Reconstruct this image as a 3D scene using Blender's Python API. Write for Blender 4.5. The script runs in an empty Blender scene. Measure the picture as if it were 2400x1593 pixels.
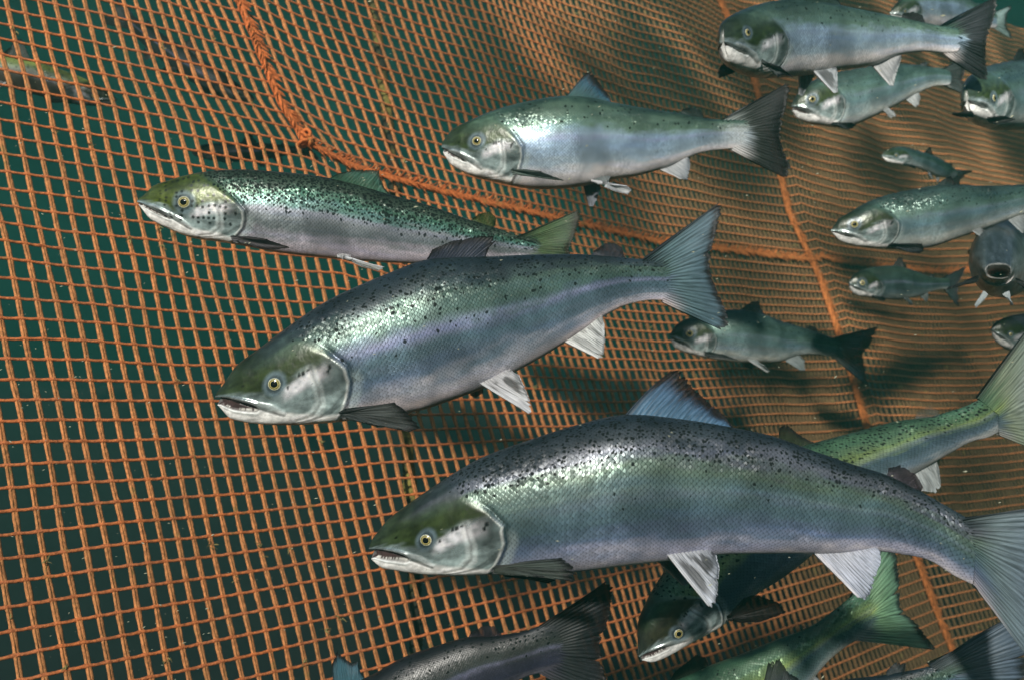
import bpy, math, random
import numpy as np
from mathutils import Vector, Matrix

random.seed(7)
rng = np.random.default_rng(7)
S = bpy.context.scene
COL = S.collection

# ------------------------------------------------------------------ camera, world, sun, exposure
F_PX = 2500.0
cam_d = bpy.data.cameras.new("camera")
cam_d.sensor_width = 36.0
cam_d.lens = 36.0 * F_PX / 2400.0
cam_d.clip_start = 0.02
cam_d.clip_end = 300
cam_d.dof.use_dof = True
cam_d.dof.focus_distance = 1.32
cam_d.dof.aperture_fstop = 8.0
cam = bpy.data.objects.new("camera", cam_d)
cam.rotation_euler = (math.radians(90), 0, 0)
COL.objects.link(cam)
S.camera = cam

SUN_ELEV, SUN_AZ = math.radians(25), math.radians(190)      # azimuth clockwise from +Y: behind the camera
W = bpy.data.worlds.new("World")
S.world = W
W.use_nodes = True
wn = W.node_tree.nodes
wl = W.node_tree.links
sky = wn.new("ShaderNodeTexSky")
sky.sky_type = 'NISHITA'
sky.sun_disc = False
sky.sun_elevation = SUN_ELEV
sky.sun_rotation = SUN_AZ
bg = wn["Background"]
bg.inputs["Strength"].default_value = 0.11
wl.new(sky.outputs[0], bg.inputs[0])

sun_d = bpy.data.lights.new("sun", 'SUN')
sun_d.energy = 5.0
sun_d.angle = math.radians(3.0)      # light softened by the ripples above
sun_d.color = (1.0, 0.95, 0.87)
sun = bpy.data.objects.new("sun", sun_d)
sdir = Vector((math.sin(SUN_AZ) * math.cos(SUN_ELEV), math.cos(SUN_AZ) * math.cos(SUN_ELEV), math.sin(SUN_ELEV)))
sun.rotation_euler = sdir.to_track_quat('Z', 'Y').to_euler()
sun.location = (0, -2, 6)
COL.objects.link(sun)

S.view_settings.view_transform = 'Standard'
S.view_settings.look = 'None'
S.view_settings.exposure = 1.48
S.view_settings.gamma = 1.0
S.render.engine = 'CYCLES'
S.cycles.max_bounces = 6
S.cycles.transparent_max_bounces = 12
S.cycles.volume_bounces = 1
S.cycles.caustics_reflective = False
S.cycles.caustics_refractive = False


# ------------------------------------------------------------------ helpers
def ray(x, y):
    return np.array([(x - 1200.0) / F_PX, 1.0, (796.5 - y) / F_PX])


def P3(x, y, d):
    return ray(x, y) * d


def proj(p):
    p = np.asarray(p)
    return np.stack([p[..., 0] / p[..., 1] * F_PX + 1200.0, 796.5 - p[..., 2] / p[..., 1] * F_PX], -1)


def nrm(v):
    v = np.asarray(v, float)
    return v / np.maximum(np.linalg.norm(v, axis=-1, keepdims=True), 1e-9)


def sstep(a, b, x):
    t = np.clip((x - a) / (b - a), 0, 1)
    return t * t * (3 - 2 * t)


def interp_smooth(ts, ys, t):
    """Cubic Hermite through the points (monotone-ish finite difference slopes)."""
    ts = np.asarray(ts, float)
    ys = np.asarray(ys, float)
    if ys.ndim == 1:
        ys = ys[:, None]
        flat = True
    else:
        flat = False
    d = (ys[1:] - ys[:-1]) / (ts[1:] - ts[:-1])[:, None]
    m = np.empty_like(ys)
    m[0], m[-1] = d[0], d[-1]
    w1 = (ts[2:] - ts[1:-1])[:, None]
    w0 = (ts[1:-1] - ts[:-2])[:, None]
    m[1:-1] = (d[:-1] * w1 + d[1:] * w0) / (w0 + w1)
    k = np.clip(np.searchsorted(ts, t, 'right') - 1, 0, len(ts) - 2)
    h = (ts[k + 1] - ts[k])[:, None]
    u = ((t - ts[k])[:, None]) / h
    u2, u3 = u * u, u * u * u
    r = (2 * u3 - 3 * u2 + 1) * ys[k] + (u3 - 2 * u2 + u) * h * m[k] + (-2 * u3 + 3 * u2) * ys[k + 1] + (u3 - u2) * h * m[k + 1]
    return r[:, 0] if flat else r


def mesh_obj(name, V, Fq, mat=None, parent=None, attrs=None, uv=None, smooth=True, cols=None):
    """V (n,3), Fq (m,4) or (m,3) index array -> one mesh object."""
    V = np.asarray(V, np.float32)
    Fq = np.asarray(Fq, np.int32)
    k = Fq.shape[1]
    me = bpy.data.meshes.new(name)
    me.vertices.add(len(V))
    me.vertices.foreach_set("co", V.ravel())
    me.loops.add(Fq.size)
    me.loops.foreach_set("vertex_index", Fq.ravel())
    me.polygons.add(len(Fq))
    me.polygons.foreach_set("loop_start", np.arange(0, Fq.size, k, dtype=np.int32))
    me.polygons.foreach_set("use_smooth", np.full(len(Fq), smooth))
    me.update(calc_edges=True)
    if uv is not None:
        l = me.uv_layers.new(name="UVMap")
        l.data.foreach_set("uv", np.asarray(uv, np.float32)[Fq.ravel()].ravel())
    if attrs:
        for an, av in attrs.items():
            a = me.attributes.new(an, 'FLOAT', 'POINT')
            a.data.foreach_set("value", np.asarray(av, np.float32))
    if cols is not None:
        a = me.attributes.new("tint", 'FLOAT_COLOR', 'POINT')
        c = np.ones((len(V), 4), np.float32)
        c[:, :3] = cols
        a.data.foreach_set("color", c.ravel())
    me.validate()
    o = bpy.data.objects.new(name, me)
    COL.objects.link(o)
    if mat:
        me.materials.append(mat)
    if parent:
        o.parent = parent
    return o


def grid_faces(nu, nv, wrap_v=False, off=0):
    i = np.arange(nu - 1)[:, None]
    j = np.arange(nv if wrap_v else nv - 1)[None, :]
    j2 = (j + 1) % nv
    f = np.stack([i * nv + j, (i + 1) * nv + j, (i + 1) * nv + j2, i * nv + j2], -1)
    return f.reshape(-1, 4) + off


class NT:
    """small node-tree helper"""

    def __init__(self, name):
        self.m = bpy.data.materials.new(name)
        self.m.use_nodes = True
        self.t = self.m.node_tree
        self.n = self.t.nodes
        self.b = self.n["Principled BSDF"]
        self.out = self.n["Material Output"]

    def node(self, ty, **kw):
        nd = self.n.new(ty)
        for k, v in kw.items():
            setattr(nd, k, v)
        return nd

    def put(self, sock, v):
        if isinstance(v, bpy.types.NodeSocket):
            self.t.links.new(v, sock)
        elif v is not None:
            sock.default_value = v

    def math(self, op, a, b=None, c=None, clamp=False):
        nd = self.node("ShaderNodeMath", operation=op, use_clamp=clamp)
        self.put(nd.inputs[0], a)
        if b is not None:
            self.put(nd.inputs[1], b)
        if c is not None:
            self.put(nd.inputs[2], c)
        return nd.outputs[0]

    def vmath(self, op, a, b=None):
        nd = self.node("ShaderNodeVectorMath", operation=op)
        self.put(nd.inputs[0], a)
        if b is not None:
            self.put(nd.inputs[3] if op == 'SCALE' else nd.inputs[1], b)
        return nd.outputs[1] if op in ('DOT_PRODUCT', 'LENGTH', 'DISTANCE') else nd.outputs[0]

    def mix(self, f, a, b, blend='MIX'):
        nd = self.node("ShaderNodeMix", data_type='RGBA', blend_type=blend)
        self.put(nd.inputs[0], f)
        self.put(nd.inputs[6], a)
        self.put(nd.inputs[7], b)
        return nd.outputs[2]

    def attr(self, name, fac=True):
        nd = self.node("ShaderNodeAttribute", attribute_name=name)
        return nd.outputs["Fac"] if fac else nd.outputs["Color"]

    def noise(self, vec, scale, detail=3, rough=0.55):
        nd = self.node("ShaderNodeTexNoise")
        self.put(nd.inputs["Vector"], vec)
        nd.inputs["Scale"].default_value = scale
        nd.inputs["Detail"].default_value = detail
        nd.inputs["Roughness"].default_value = rough
        return nd

    def maprange(self, v, a, b, c=0.0, d=1.0, smooth=True):
        nd = self.node("ShaderNodeMapRange", interpolation_type='SMOOTHSTEP' if smooth else 'LINEAR')
        self.put(nd.inputs[0], v)
        for k, x in zip((1, 2, 3, 4), (a, b, c, d)):
            self.put(nd.inputs[k], x)
        return nd.outputs[0]


def rgb(c):
    return (c[0], c[1], c[2], 1.0)


# ------------------------------------------------------------------ materials
def skin_material(name, seed=0.0, spot_scale=95.0, spot_thr=0.30, spot_density=0.6, metallic=0.45, rough=0.33, scales=118.0, glint=0.33, wet=1.0):
    k = NT(name)
    uvn = k.node("ShaderNodeUVMap", uv_map="UVMap")
    uv = uvn.outputs[0]
    tint = k.attr("tint", False)
    head = k.attr("head")
    spotm = k.attr("spots")
    body = k.math('SUBTRACT', 1.0, head, clamp=True)
    # diamond lattice of scales
    sep = k.node("ShaderNodeSeparateXYZ")
    k.put(sep.inputs[0], uv)
    warp = k.noise(uv, 7.0, 2)
    wv = k.math('MULTIPLY', k.math('SUBTRACT', warp.outputs[0], 0.5), 0.02)
    u = k.math('ADD', sep.outputs[0], wv)
    v = k.math('MULTIPLY', sep.outputs[1], 1.15)
    cmb = k.node("ShaderNodeCombineXYZ")
    k.put(cmb.inputs[0], k.math('ADD', u, v))
    k.put(cmb.inputs[1], k.math('SUBTRACT', u, v))
    cmb.inputs[2].default_value = 0.0
    vor = k.node("ShaderNodeTexVoronoi", voronoi_dimensions='2D', feature='F1')
    k.put(vor.inputs["Vector"], cmb.outputs[0])
    vor.inputs["Scale"].default_value = scales
    vor.inputs["Randomness"].default_value = 0.22
    edge = vor.outputs["Distance"]
    offv = k.vmath('SUBTRACT', cmb.outputs[0], vor.outputs["Position"])
    ramp = k.math('MULTIPLY', k.vmath('DOT_PRODUCT', offv, (0.7071, 0.7071, 0.0)), scales)      # -0.7 front .. 0.7 free edge
    rim = k.maprange(k.math('ADD', k.math('MULTIPLY', ramp, 0.75), k.math('MULTIPLY', edge, 0.55)), 0.22, 0.62, 1.0, 0.0)
    scale_shade = rim
    cellr = k.node("ShaderNodeSeparateColor")
    k.put(cellr.inputs[0], vor.outputs["Color"])
    gn = k.noise(uv, 6.0, 3, 0.6)
    gl = k.maprange(gn.outputs[0], 0.40, 0.62, 0.12, 1.25)
    # colour: tint * scale edge darkening * cell variation
    n1 = k.noise(uv, 9.0, 4, 0.6)
    n1v = k.maprange(n1.outputs[0], 0.3, 0.7, 0.68, 1.28)
    c = k.mix(1.0, tint, n1v, 'MULTIPLY')
    hm = k.noise(uv, 34.0, 4, 0.65)
    c = k.mix(k.math('MULTIPLY', head, 1.0), c, k.mix(1.0, c, k.maprange(hm.outputs[0], 0.3, 0.7, 0.64, 1.34), 'MULTIPLY'))
    hs = k.noise(uv, 120.0, 2, 0.5)
    c = k.mix(k.math('MULTIPLY', head, k.maprange(hs.outputs[0], 0.66, 0.74, 0.0, 0.45)), c, (0.03, 0.035, 0.03, 1))
    cellv = k.math('ADD', k.math('MULTIPLY', k.math('MULTIPLY', cellr.outputs[0], gl), 0.30), 0.86)
    shade = k.math('MULTIPLY', cellv, k.maprange(scale_shade, 0.0, 1.0, 0.55, 1.08, False))
    shade = k.math('ADD', k.math('MULTIPLY', shade, body), head)
    c = k.mix(1.0, c, shade, 'MULTIPLY')
    # streaky iridescence along the flank
    mp = k.node("ShaderNodeMapping")
    k.put(mp.inputs[0], uv)
    mp.inputs["Scale"].default_value = (3.0, 26.0, 1.0)
    mp.inputs["Location"].default_value = (seed, seed * 0.37, 0)
    ir = k.noise(mp.outputs[0], 1.0, 3, 0.6)
    irf = k.math('MULTIPLY', k.maprange(ir.outputs[0], 0.45, 0.72), 0.5)
    irc = k.mix(1.0, c, (0.95, 1.02, 1.3, 1), 'MULTIPLY')
    c = k.mix(k.math('MULTIPLY', irf, body), c, irc)
    # black spots: two sizes
    vs = k.node("ShaderNodeTexVoronoi", voronoi_dimensions='2D', feature='F1')
    mp2 = k.node("ShaderNodeMapping")
    k.put(mp2.inputs[0], uv)
    mp2.inputs["Location"].default_value = (seed * 1.7, seed * 0.9, 0)
    wn2 = k.noise(uv, 60.0, 2)
    off = k.vmath('SCALE', k.vmath('SUBTRACT', wn2.outputs["Color"], (0.5, 0.5, 0.5)), 0.010)
    k.put(vs.inputs["Vector"], k.vmath('ADD', mp2.outputs[0], off))
    vs.inputs["Scale"].default_value = spot_scale
    vs.inputs["Randomness"].default_value = 1.0
    sc = k.node("ShaderNodeSeparateColor")
    k.put(sc.inputs[0], vs.outputs["Color"])
    thr = k.math('MULTIPLY', k.math('ADD', k.math('MULTIPLY', sc.outputs[0], 0.7), 0.45), spot_thr)
    present = k.math('LESS_THAN', sc.outputs[1], k.math('MULTIPLY', spotm, spot_density))
    d0 = k.math('SUBTRACT', vs.outputs["Distance"], thr)
    inside = k.maprange(d0, 0.07, -0.05, 0.0, 1.0)
    spot = k.math('MULTIPLY', k.math('MULTIPLY', inside, present), 0.92)
    c = k.mix(spot, c, (0.008, 0.010, 0.010, 1))
    k.put(k.b.inputs["Base Color"], c)
    # normals: every scale is tilted its own way, plus scale relief
    geo = k.node("ShaderNodeNewGeometry")
    tilt = k.vmath('SCALE', k.vmath('SUBTRACT', vor.outputs["Color"], (0.5, 0.5, 0.5)), k.math('MULTIPLY', k.math('MULTIPLY', k.math('MULTIPLY', body, gl), k.attr('glint')), glint))
    n2 = k.vmath('NORMALIZE', k.vmath('ADD', geo.outputs["Normal"], tilt))
    hb = k.noise(uv, 55.0, 4, 0.6)
    hl_ = k.noise(uv, 21.0, 3, 0.55)
    hgt = k.math('ADD', k.math('MULTIPLY', k.math('ADD', k.math('MULTIPLY', ramp, 0.55), k.math('MULTIPLY', rim, 0.35)), body), k.math('MULTIPLY', hb.outputs[0], 0.6))
    hgt = k.math('ADD', hgt, k.math('MULTIPLY', k.math('MULTIPLY', hl_.outputs[0], head), 3.0))
    bmp = k.node("ShaderNodeBump")
    bmp.inputs["Strength"].default_value = 0.4
    bmp.inputs["Distance"].default_value = 0.0012
    k.put(bmp.inputs["Height"], hgt)
    k.put(bmp.inputs["Normal"], n2)
    k.put(k.b.inputs["Normal"], bmp.outputs[0])
    shin = k.attr("shine")
    k.put(k.b.inputs["Metallic"], k.math('MULTIPLY', k.math('MULTIPLY', shin, metallic), k.math('SUBTRACT', 1.0, spot)))
    k.put(k.b.inputs["Roughness"], k.math('SUBTRACT', rough + 0.10, k.math('MULTIPLY', k.math('ADD', shin, k.math('MULTIPLY', head, k.math('MULTIPLY', hm.outputs[0], 2.4))), 0.08)))
    k.put(k.b.inputs["Specular IOR Level"], k.math('MULTIPLY', k.math('SUBTRACT', 1.0, spot), k.math('ADD', 0.22 * wet, k.math('MULTIPLY', shin, 0.45 * wet))))
    return k.m


def fin_material(name):
    k = NT(name)
    uvn = k.node("ShaderNodeUVMap", uv_map="UVMap")
    tint = k.attr("tint", False)
    mp = k.node("ShaderNodeMapping")
    k.put(mp.inputs[0], uvn.outputs[0])
    mp.inputs["Scale"].default_value = (52.0, 2.6, 1.0)
    n1 = k.noise(mp.outputs[0], 1.0, 3, 0.6)
    f = k.maprange(n1.outputs[0], 0.32, 0.68, 0.64, 1.32)
    sp = k.node("ShaderNodeSeparateXYZ")
    k.put(sp.inputs[0], uvn.outputs[0])
    wave = k.math('SINE', k.math('MULTIPLY', sp.outputs[0], 2 * math.pi * 19))
    f2 = k.math('ADD', k.math('MULTIPLY', wave, 0.07), 1.0)
    c = k.mix(1.0, tint, f, 'MULTIPLY')
    c = k.mix(1.0, c, f2, 'MULTIPLY')
    k.put(k.b.inputs["Base Color"], c)
    k.b.inputs["Roughness"].default_value = 0.5
    k.b.inputs["Specular IOR Level"].default_value = 0.28
    bmp = k.node("ShaderNodeBump")
    bmp.inputs["Strength"].default_value = 0.5
    bmp.inputs["Distance"].default_value = 0.001
    k.put(bmp.inputs["Height"], k.math('ADD', n1.outputs[0], k.math('MULTIPLY', wave, 0.15)))
    k.put(k.b.inputs["Normal"], bmp.outputs[0])
    tr = k.node("ShaderNodeBsdfTranslucent")
    k.put(tr.inputs[0], c)
    tp = k.node("ShaderNodeBsdfTransparent")
    mx = k.node("ShaderNodeMixShader")
    mx.inputs[0].default_value = 0.22
    k.t.links.new(k.b.outputs[0], mx.inputs[1])
    k.t.links.new(tr.outputs[0], mx.inputs[2])
    mx2 = k.node("ShaderNodeMixShader")
    k.put(mx2.inputs[0], k.attr("thin"))
    k.t.links.new(mx.outputs[0], mx2.inputs[1])
    k.t.links.new(tp.outputs[0], mx2.inputs[2])
    k.t.links.new(mx2.outputs[0], k.out.inputs[0])
    return k.m


def eye_materials():
    k = NT("eye_iris")
    r = k.attr("rad")
    ramp = k.node("ShaderNodeValToRGB")
    e = ramp.color_ramp.elements
    e[0].position, e[0].color = 0.0, (0.01, 0.01, 0.01, 1)
    e[1].position, e[1].color = 1.0, (0.10, 0.14, 0.16, 1)
    for p, c in ((0.46, (0.30, 0.24, 0.05, 1)), (0.55, (0.62, 0.54, 0.20, 1)), (0.62, (0.20, 0.17, 0.06, 1)), (0.76, (0.22, 0.20, 0.09, 1)),
                 (0.86, (0.58, 0.55, 0.32, 1)), (0.93, (0.20, 0.24, 0.25, 1))):
        x = e.new(p)
        x.color = c
    k.put(ramp.inputs[0], r)
    tcn = k.node("ShaderNodeTexCoord")
    en = k.noise(tcn.outputs["Object"], 700.0, 3, .7)
    k.put(k.b.inputs["Base Color"], k.mix(1.0, ramp.outputs[0], k.maprange(en.outputs[0], .3, .7, .45, 1.3), 'MULTIPLY'))
    k.b.inputs["Roughness"].default_value = 0.12
    p = NT("eye_pupil")
    p.b.inputs["Base Color"].default_value = (0.004, 0.004, 0.005, 1)
    p.b.inputs["Roughness"].default_value = 0.08
    return k.m, p.m


FIN = fin_material("fin_membrane")
IRIS, PUPIL = eye_materials()


# ------------------------------------------------------------------ the fish
def poly_dist(x, y, pts):
    d = np.full(x.shape, 9.0)
    for (x0, y0), (x1, y1) in zip(pts[:-1], pts[1:]):
        vx, vy = x1 - x0, y1 - y0
        L = vx * vx + vy * vy + 1e-12
        u = np.clip(((x - x0) * vx + (y - y0) * vy) / L, 0, 1)
        d = np.minimum(d, np.hypot(x - x0 - u * vx, y - y0 - u * vy))
    return d


def sc_t(pts, a=0.34):
    return [(p, q * a) for p, q in pts]


def lerp_pal(t, pal):
    ts = np.array([p[0] for p in pal])
    cs = np.array([p[1] for p in pal])
    return np.stack([np.interp(t, ts, cs[:, c]) for c in range(3)], -1)


def vnoise(x, y, seed=0):
    """cheap smooth value noise in numpy"""
    xi, yi = np.floor(x).astype(int), np.floor(y).astype(int)
    fx, fy = x - xi, y - yi
    fx, fy = fx * fx * (3 - 2 * fx), fy * fy * (3 - 2 * fy)

    def h(a, b):
        n = (a * 374761393 + b * 668265263 + seed * 974711) & 0x7fffffff
        n = ((n ^ (n >> 13)) * 1274126177) & 0x7fffffff
        return (n % 10007) / 10007.0
    return (h(xi, yi) * (1 - fx) + h(xi + 1, yi) * fx) * (1 - fy) + (h(xi, yi + 1) * (1 - fx) + h(xi + 1, yi + 1) * fx) * fy


PAL = {
    # (height from belly -1 to back +1, colour)
    'slate': [(-1, (.46, .43, .45)), (-.85, (.28, .28, .34)), (-.55, (.105, .145, .215)), (-.25, (.085, .140, .170)), (.05, (.085, .140, .138)), (.35, (.088, .132, .098)), (.58, (.09, .10, .12)), (.76, (.032, .042, .05)), (1, (.014, .022, .026))],
    'teal': [(-1, (.58, .50, .50)), (-.82, (.36, .35, .38)), (-.5, (.125, .17, .215)), (-.2, (.085, .142, .175)), (.0, (.10, .135, .19)), (.15, (.072, .128, .112)), (.45, (.064, .105, .080)), (.65, (.03, .048, .048)), (.8, (.02, .03, .035)), (1, (.012, .02, .026))],
    'spotted': [(-1, (.50, .42, .42)), (-.75, (.36, .33, .37)), (-.4, (.14, .165, .17)), (.0, (.22, .24, .26)), (.15, (.09, .18, .16)), (.4, (.055, .14, .09)), (.65, (.035, .06, .04)), (1, (.018, .028, .018))],
    'pale': [(-1, (.62, .57, .55)), (-.75, (.52, .50, .50)), (-.45, (.32, .40, .46)), (-.1, (.26, .36, .46)), (.15, (.25, .35, .38)), (.35, (.125, .205, .145)), (.62, (.07, .12, .085)), (.85, (.03, .06, .045)), (1, (.02, .04, .035))],
    'green': [(-1, (.30, .30, .28)), (-.6, (.10, .14, .16)), (-.2, (.06, .10, .12)), (.1, (.19, .26, .085)), (.3, (.11, .18, .085)), (.6, (.06, .13, .07)), (1, (.025, .06, .035))],
    'olive': [(-1, (.05, .04, .03)), (-.2, (.035, .03, .022)), (.1, (.05, .05, .03)), (.4, (.07, .10, .05)), (.8, (.14, .18, .05)), (1, (.18, .22, .05))],
    'dusk': [(-1, (.12, .13, .12)), (-.6, (.05, .07, .07)), (-.2, (.03, .055, .055)), (.2, (.025, .05, .042)), (.6, (.018, .035, .022)), (1, (.012, .022, .016))],
    'shade': [(-1, (.015, .016, .016)), (.0, (.010, .013, .013)), (1, (.007, .009, .009))],
    'leaf': [(-1, (.34, .34, .30)), (-.6, (.13, .19, .19)), (-.2, (.09, .16, .15)), (.1, (.30, .40, .13)), (.3, (.18, .28, .12)), (.6, (.07, .14, .08)), (1, (.03, .08, .045))],
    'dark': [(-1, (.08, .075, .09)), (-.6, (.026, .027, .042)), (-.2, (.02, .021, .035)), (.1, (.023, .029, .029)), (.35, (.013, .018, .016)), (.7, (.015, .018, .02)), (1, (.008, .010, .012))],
    'dim': [(-1, (.40, .40, .36)), (-.6, (.20, .25, .25)), (-.2, (.12, .20, .21)), (.2, (.09, .16, .13)), (.6, (.04, .08, .065)), (1, (.018, .03, .028))],
}


def build_fish(name, label, group, st, depth, pal='teal', hl=None, hl_frac=None, mouth=1.0, quality=1.0, wfac=0.52, eye_px=None, eye_r=None,
               spots=(0.1, 0.5, 0.4), spot_kw=None, head_dark=1.0, throat=1.0, open_front=False, seed=1, olive=(.055, .075, .03), head_spots=0.0, pedglow=0.0, lilac=0.25, napef=.8):
    st = np.asarray(st, float)
    top, bot = st[:, :2], st[:, 2:4]
    n = len(st)
    mid = (top + bot) / 2
    a = np.concatenate([[0], np.cumsum(np.linalg.norm(np.diff(mid, axis=0), axis=1))])
    dd = np.interp(a / a[-1], np.linspace(0, 1, len(depth)), depth) if len(depth) != n else np.asarray(depth, float)
    c3 = np.array([P3(m[0], m[1], d) for m, d in zip(mid, dd)])
    t3 = np.array([P3(m[0], m[1], d) for m, d in zip(top, dd)])
    b3 = np.array([P3(m[0], m[1], d) for m, d in zip(bot, dd)])
    up = nrm(t3 - b3)
    hh = np.linalg.norm(t3 - b3, axis=1) / 2
    arc = np.concatenate([[0], np.cumsum(np.linalg.norm(np.diff(c3, axis=0), axis=1))])
    L = arc[-1]
    if hl is not None:
        k = np.interp(hl, a, arc)
        HL = k
    else:
        HL = L * (hl_frac or 0.235)
    nh = int(110 * quality)
    nb = int(150 * quality)
    M = 4 * max(8, int(32 * quality))
    s = np.concatenate([np.linspace(0, 1, nh, endpoint=False) ** 1.15 * HL * 1.1, np.linspace(HL * 1.1, L, nb)])
    C = interp_smooth(arc, c3, s)
    U = nrm(interp_smooth(arc, up, s))
    H = np.maximum(interp_smooth(arc, hh, s), 0.001)
    T = nrm(np.gradient(C, s, axis=0))
    Sd = nrm(np.cross(T, U))
    # make sure Sd points towards the camera side consistently
    if np.mean(np.sum(Sd * C, 1)) > 0:
        Sd = -Sd
    x = s / L
    hmax = hh.max()
    wprof = np.interp(x, [0, .02, .06, .12, .2, .3, .45, .6, .75, .88, .95, 1.0], [.55, .8, 1.0, 1.05, 1.05, 1.04, 1.0, .95, .82, .62, .40, .07])
    Wd = H * wfac * wprof
    xn = s / HL
    Wd = Wd * np.interp(xn, [0, .03, .1, .25, .5], [.62, .8, .95, 1.0, 1.0])
    th = np.linspace(0, 2 * np.pi, M, endpoint=False)
    ct, sn = np.cos(th), np.sin(th)
    tv = np.sign(sn) * np.abs(sn) ** 0.96
    cv = np.sign(ct) * np.abs(ct) ** 0.9
    XN = np.repeat(xn[:, None], M, 1)
    TT = np.repeat(tv[None, :], len(s), 0)
    XX = np.repeat(x[:, None], M, 1)
    side = np.sign(cv)[None, :] * np.ones_like(XN)
    lat = np.repeat(np.abs(cv)[None, :], len(s), 0)
    A_ = 0.34
    Y = TT * A_
    # ---- head features
    bx = np.interp(TT, [-1, -.85, -.75, -.6, -.386, -.14, .16, .44, .73, 1], [.86, .90, .93, .97, 1.0, .996, .90, .79, .66, .58])
    bx = bx + 0.010 * (vnoise(TT * 14, TT * 0 + seed, seed) - 0.5)
    dh = bx - XN                                   # >0 inside head
    soft = sstep(.0, .35, TT)
    headm = sstep(-0.004 - .05 * soft, 0.02 + .06 * soft, dh)
    tup = np.interp(XN, [0, .07, .156, .283, .345], [.05, -.10, -.247, -.43, -.56])
    tlo = np.interp(XN, [0, .04, .156, .308, .345], [-.52, -.47, -.60, -.66, -.60])
    tc = tup * 0.35 + tlo * 0.65
    tup, tlo = tc + (tup - tc) * mouth, tc + (tlo - tc) * mouth
    fade = sstep(.36, .30, XN)
    e = .035 + .02 * sstep(0, .2, XN)
    gap = sstep(0, e, TT - tlo) * sstep(0, e, tup - TT) * fade
    lipd = np.minimum(np.abs(TT - tlo + .04), np.abs(TT - tup - .04))
    lip = sstep(.07, .0, lipd) * fade * (1 - gap)
    d_max = poly_dist(XN, Y, sc_t([(.14, -.20), (.30, -.40), (.418, -.54), (.498, -.72)]))
    maxi = sstep(.034, .008, d_max)
    d_max2 = poly_dist(XN, Y, sc_t([(.20, -.36), (.31, -.53), (.42, -.68), (.50, -.77)]))
    maxl = sstep(.016, .003, d_max2)
    d_pre = poly_dist(XN, Y, sc_t([(.745, .02), (.755, -.157), (.776, -.38), (.772, -.63), (.70, -.83), (.58, -.90)]))
    pre = sstep(.016, .002, d_pre)
    pre_pale = sstep(.03, .008, np.abs(d_pre - .018)) * 0.6
    br = np.zeros_like(XN)
    for q in range(3):
        o = .035 * (q + 1)
        d_b = poly_dist(XN, Y, sc_t([(.985 - o * .5, -.50 - o * .5), (.945 - o, -.66 - o * .8), (.86 - o, -.80 - o * .6), (.72 - o, -.89 - o * .5), (.55, -.965)]))
        br = np.maximum(br, sstep(.010, .002, d_b))
    ed_out = sstep(.0, .012, -dh) * sstep(.045, .015, -dh) * sstep(.4, .1, TT)      # groove just behind the cover
    ed_in = sstep(.0, .006, dh) * sstep(.035, .010, dh) * sstep(.5, .1, TT)
    collar = sstep(.01, .03, -dh) * sstep(.11, .06, -dh) * sstep(-.15, -.35, TT)
    # ---- geometry
    dlat = 0.011 * headm * sstep(.25, .6, XN) - 0.011 * ed_out - 0.006 * pre + 0.010 * maxi * sstep(.02, .2, XN) - 0.007 * maxl - 0.004 * br + .005 * lip
    dlat = dlat * HL * np.minimum(1, lat * 2.2)
    lat_y = lat * Wd[:, None] * (1 - 0.62 * gap * np.minimum(1, XN * 8 + .3)) + dlat
    lat_y = np.maximum(lat_y, 0)
    front = np.clip(1 - XN / .16, 0, 1) ** 2
    shift = front * HL * (.085 * (1 - np.sqrt(np.clip(1 - TT ** 2 * .98, 0, 1))) + .055 * sstep(.0, .14, TT - tlo) * sstep(.0, .14, tup - TT) * min(1, mouth * 1.3) + .012 * sstep(.2, -.6, TT))
    V = C[:, None, :] + U[:, None, :] * (TT * H[:, None])[..., None] + Sd[:, None, :] * (side * lat_y)[..., None] + T[:, None, :] * (shift + L * .030 * sstep(.93, 1.0, XX) * (np.sqrt(np.clip(1 - TT ** 2, 0, 1)) - .35 + .35 * (vnoise(TT * 9, TT * 0, seed) - .5)))[..., None]
    # ---- where the eye sits
    near = np.where(cv > .2)[0]
    if eye_px is not None:
        pv = proj(V[:, near])
        dist = np.hypot(pv[..., 0] - eye_px[0], pv[..., 1] - eye_px[1])
        dist[xn > .75] = 1e9
        ri, ci = np.unravel_index(np.argmin(dist), dist.shape)
        ci = near[ci]
    else:
        ri = int(np.argmin(np.abs(xn - .43)))
        ci = near[np.argmin(np.abs(tv[near] + .12))]
    er0 = (.046 * HL if eye_r is None else eye_r) / HL
    deye = np.hypot(XN - xn[ri], (TT - tv[ci]) * (H / HL)[:, None]) / er0
    # ---- colour pattern (skin pigment, with some shade and reflection painted in)
    pn = vnoise(XX * 40, Y * 40, seed) - .5
    pn2 = vnoise(XX * 12 + 5, Y * 30, seed + 3) - .5
    pn3 = vnoise(XX * 5 + 2, TT * 2.5, seed + 13) - .5
    base = lerp_pal(np.clip(TT + .16 * pn + .16 * pn2 + .22 * pn3 * sstep(1, .6, np.abs(TT)), -1, 1), PAL[pal])
    # lateral line
    ll = np.exp(-((TT - .06 - .06 * (1 - XX)) / .03) ** 2) * (1 - headm) * .5
    base = base * (1 + .5 * ll[..., None])
    band = np.exp(-((TT - .02 - .10 * pn2) / .085) ** 2) * sstep(.2, .36, XX) * (1 - headm) * lilac
    band = band * (.55 + .9 * vnoise(XX * 70, TT * 16, seed + 61))
    base = base * (1 - .55 * np.clip(band, 0, 1))[..., None] + np.array([.42, .42, .66]) * (.5 * np.clip(band, 0, 1.4))[..., None]
    # paler caudal peduncle bottom and tail root
    pe = sstep(.86, .98, XX)[..., None]
    if pedglow > 0:
        base = base * (1 - pe * pedglow * sstep(.85, .2, np.abs(TT))[..., None]) + np.array([.62, .66, .66]) * pe * pedglow * sstep(.85, .2, np.abs(TT))[..., None]
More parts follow.
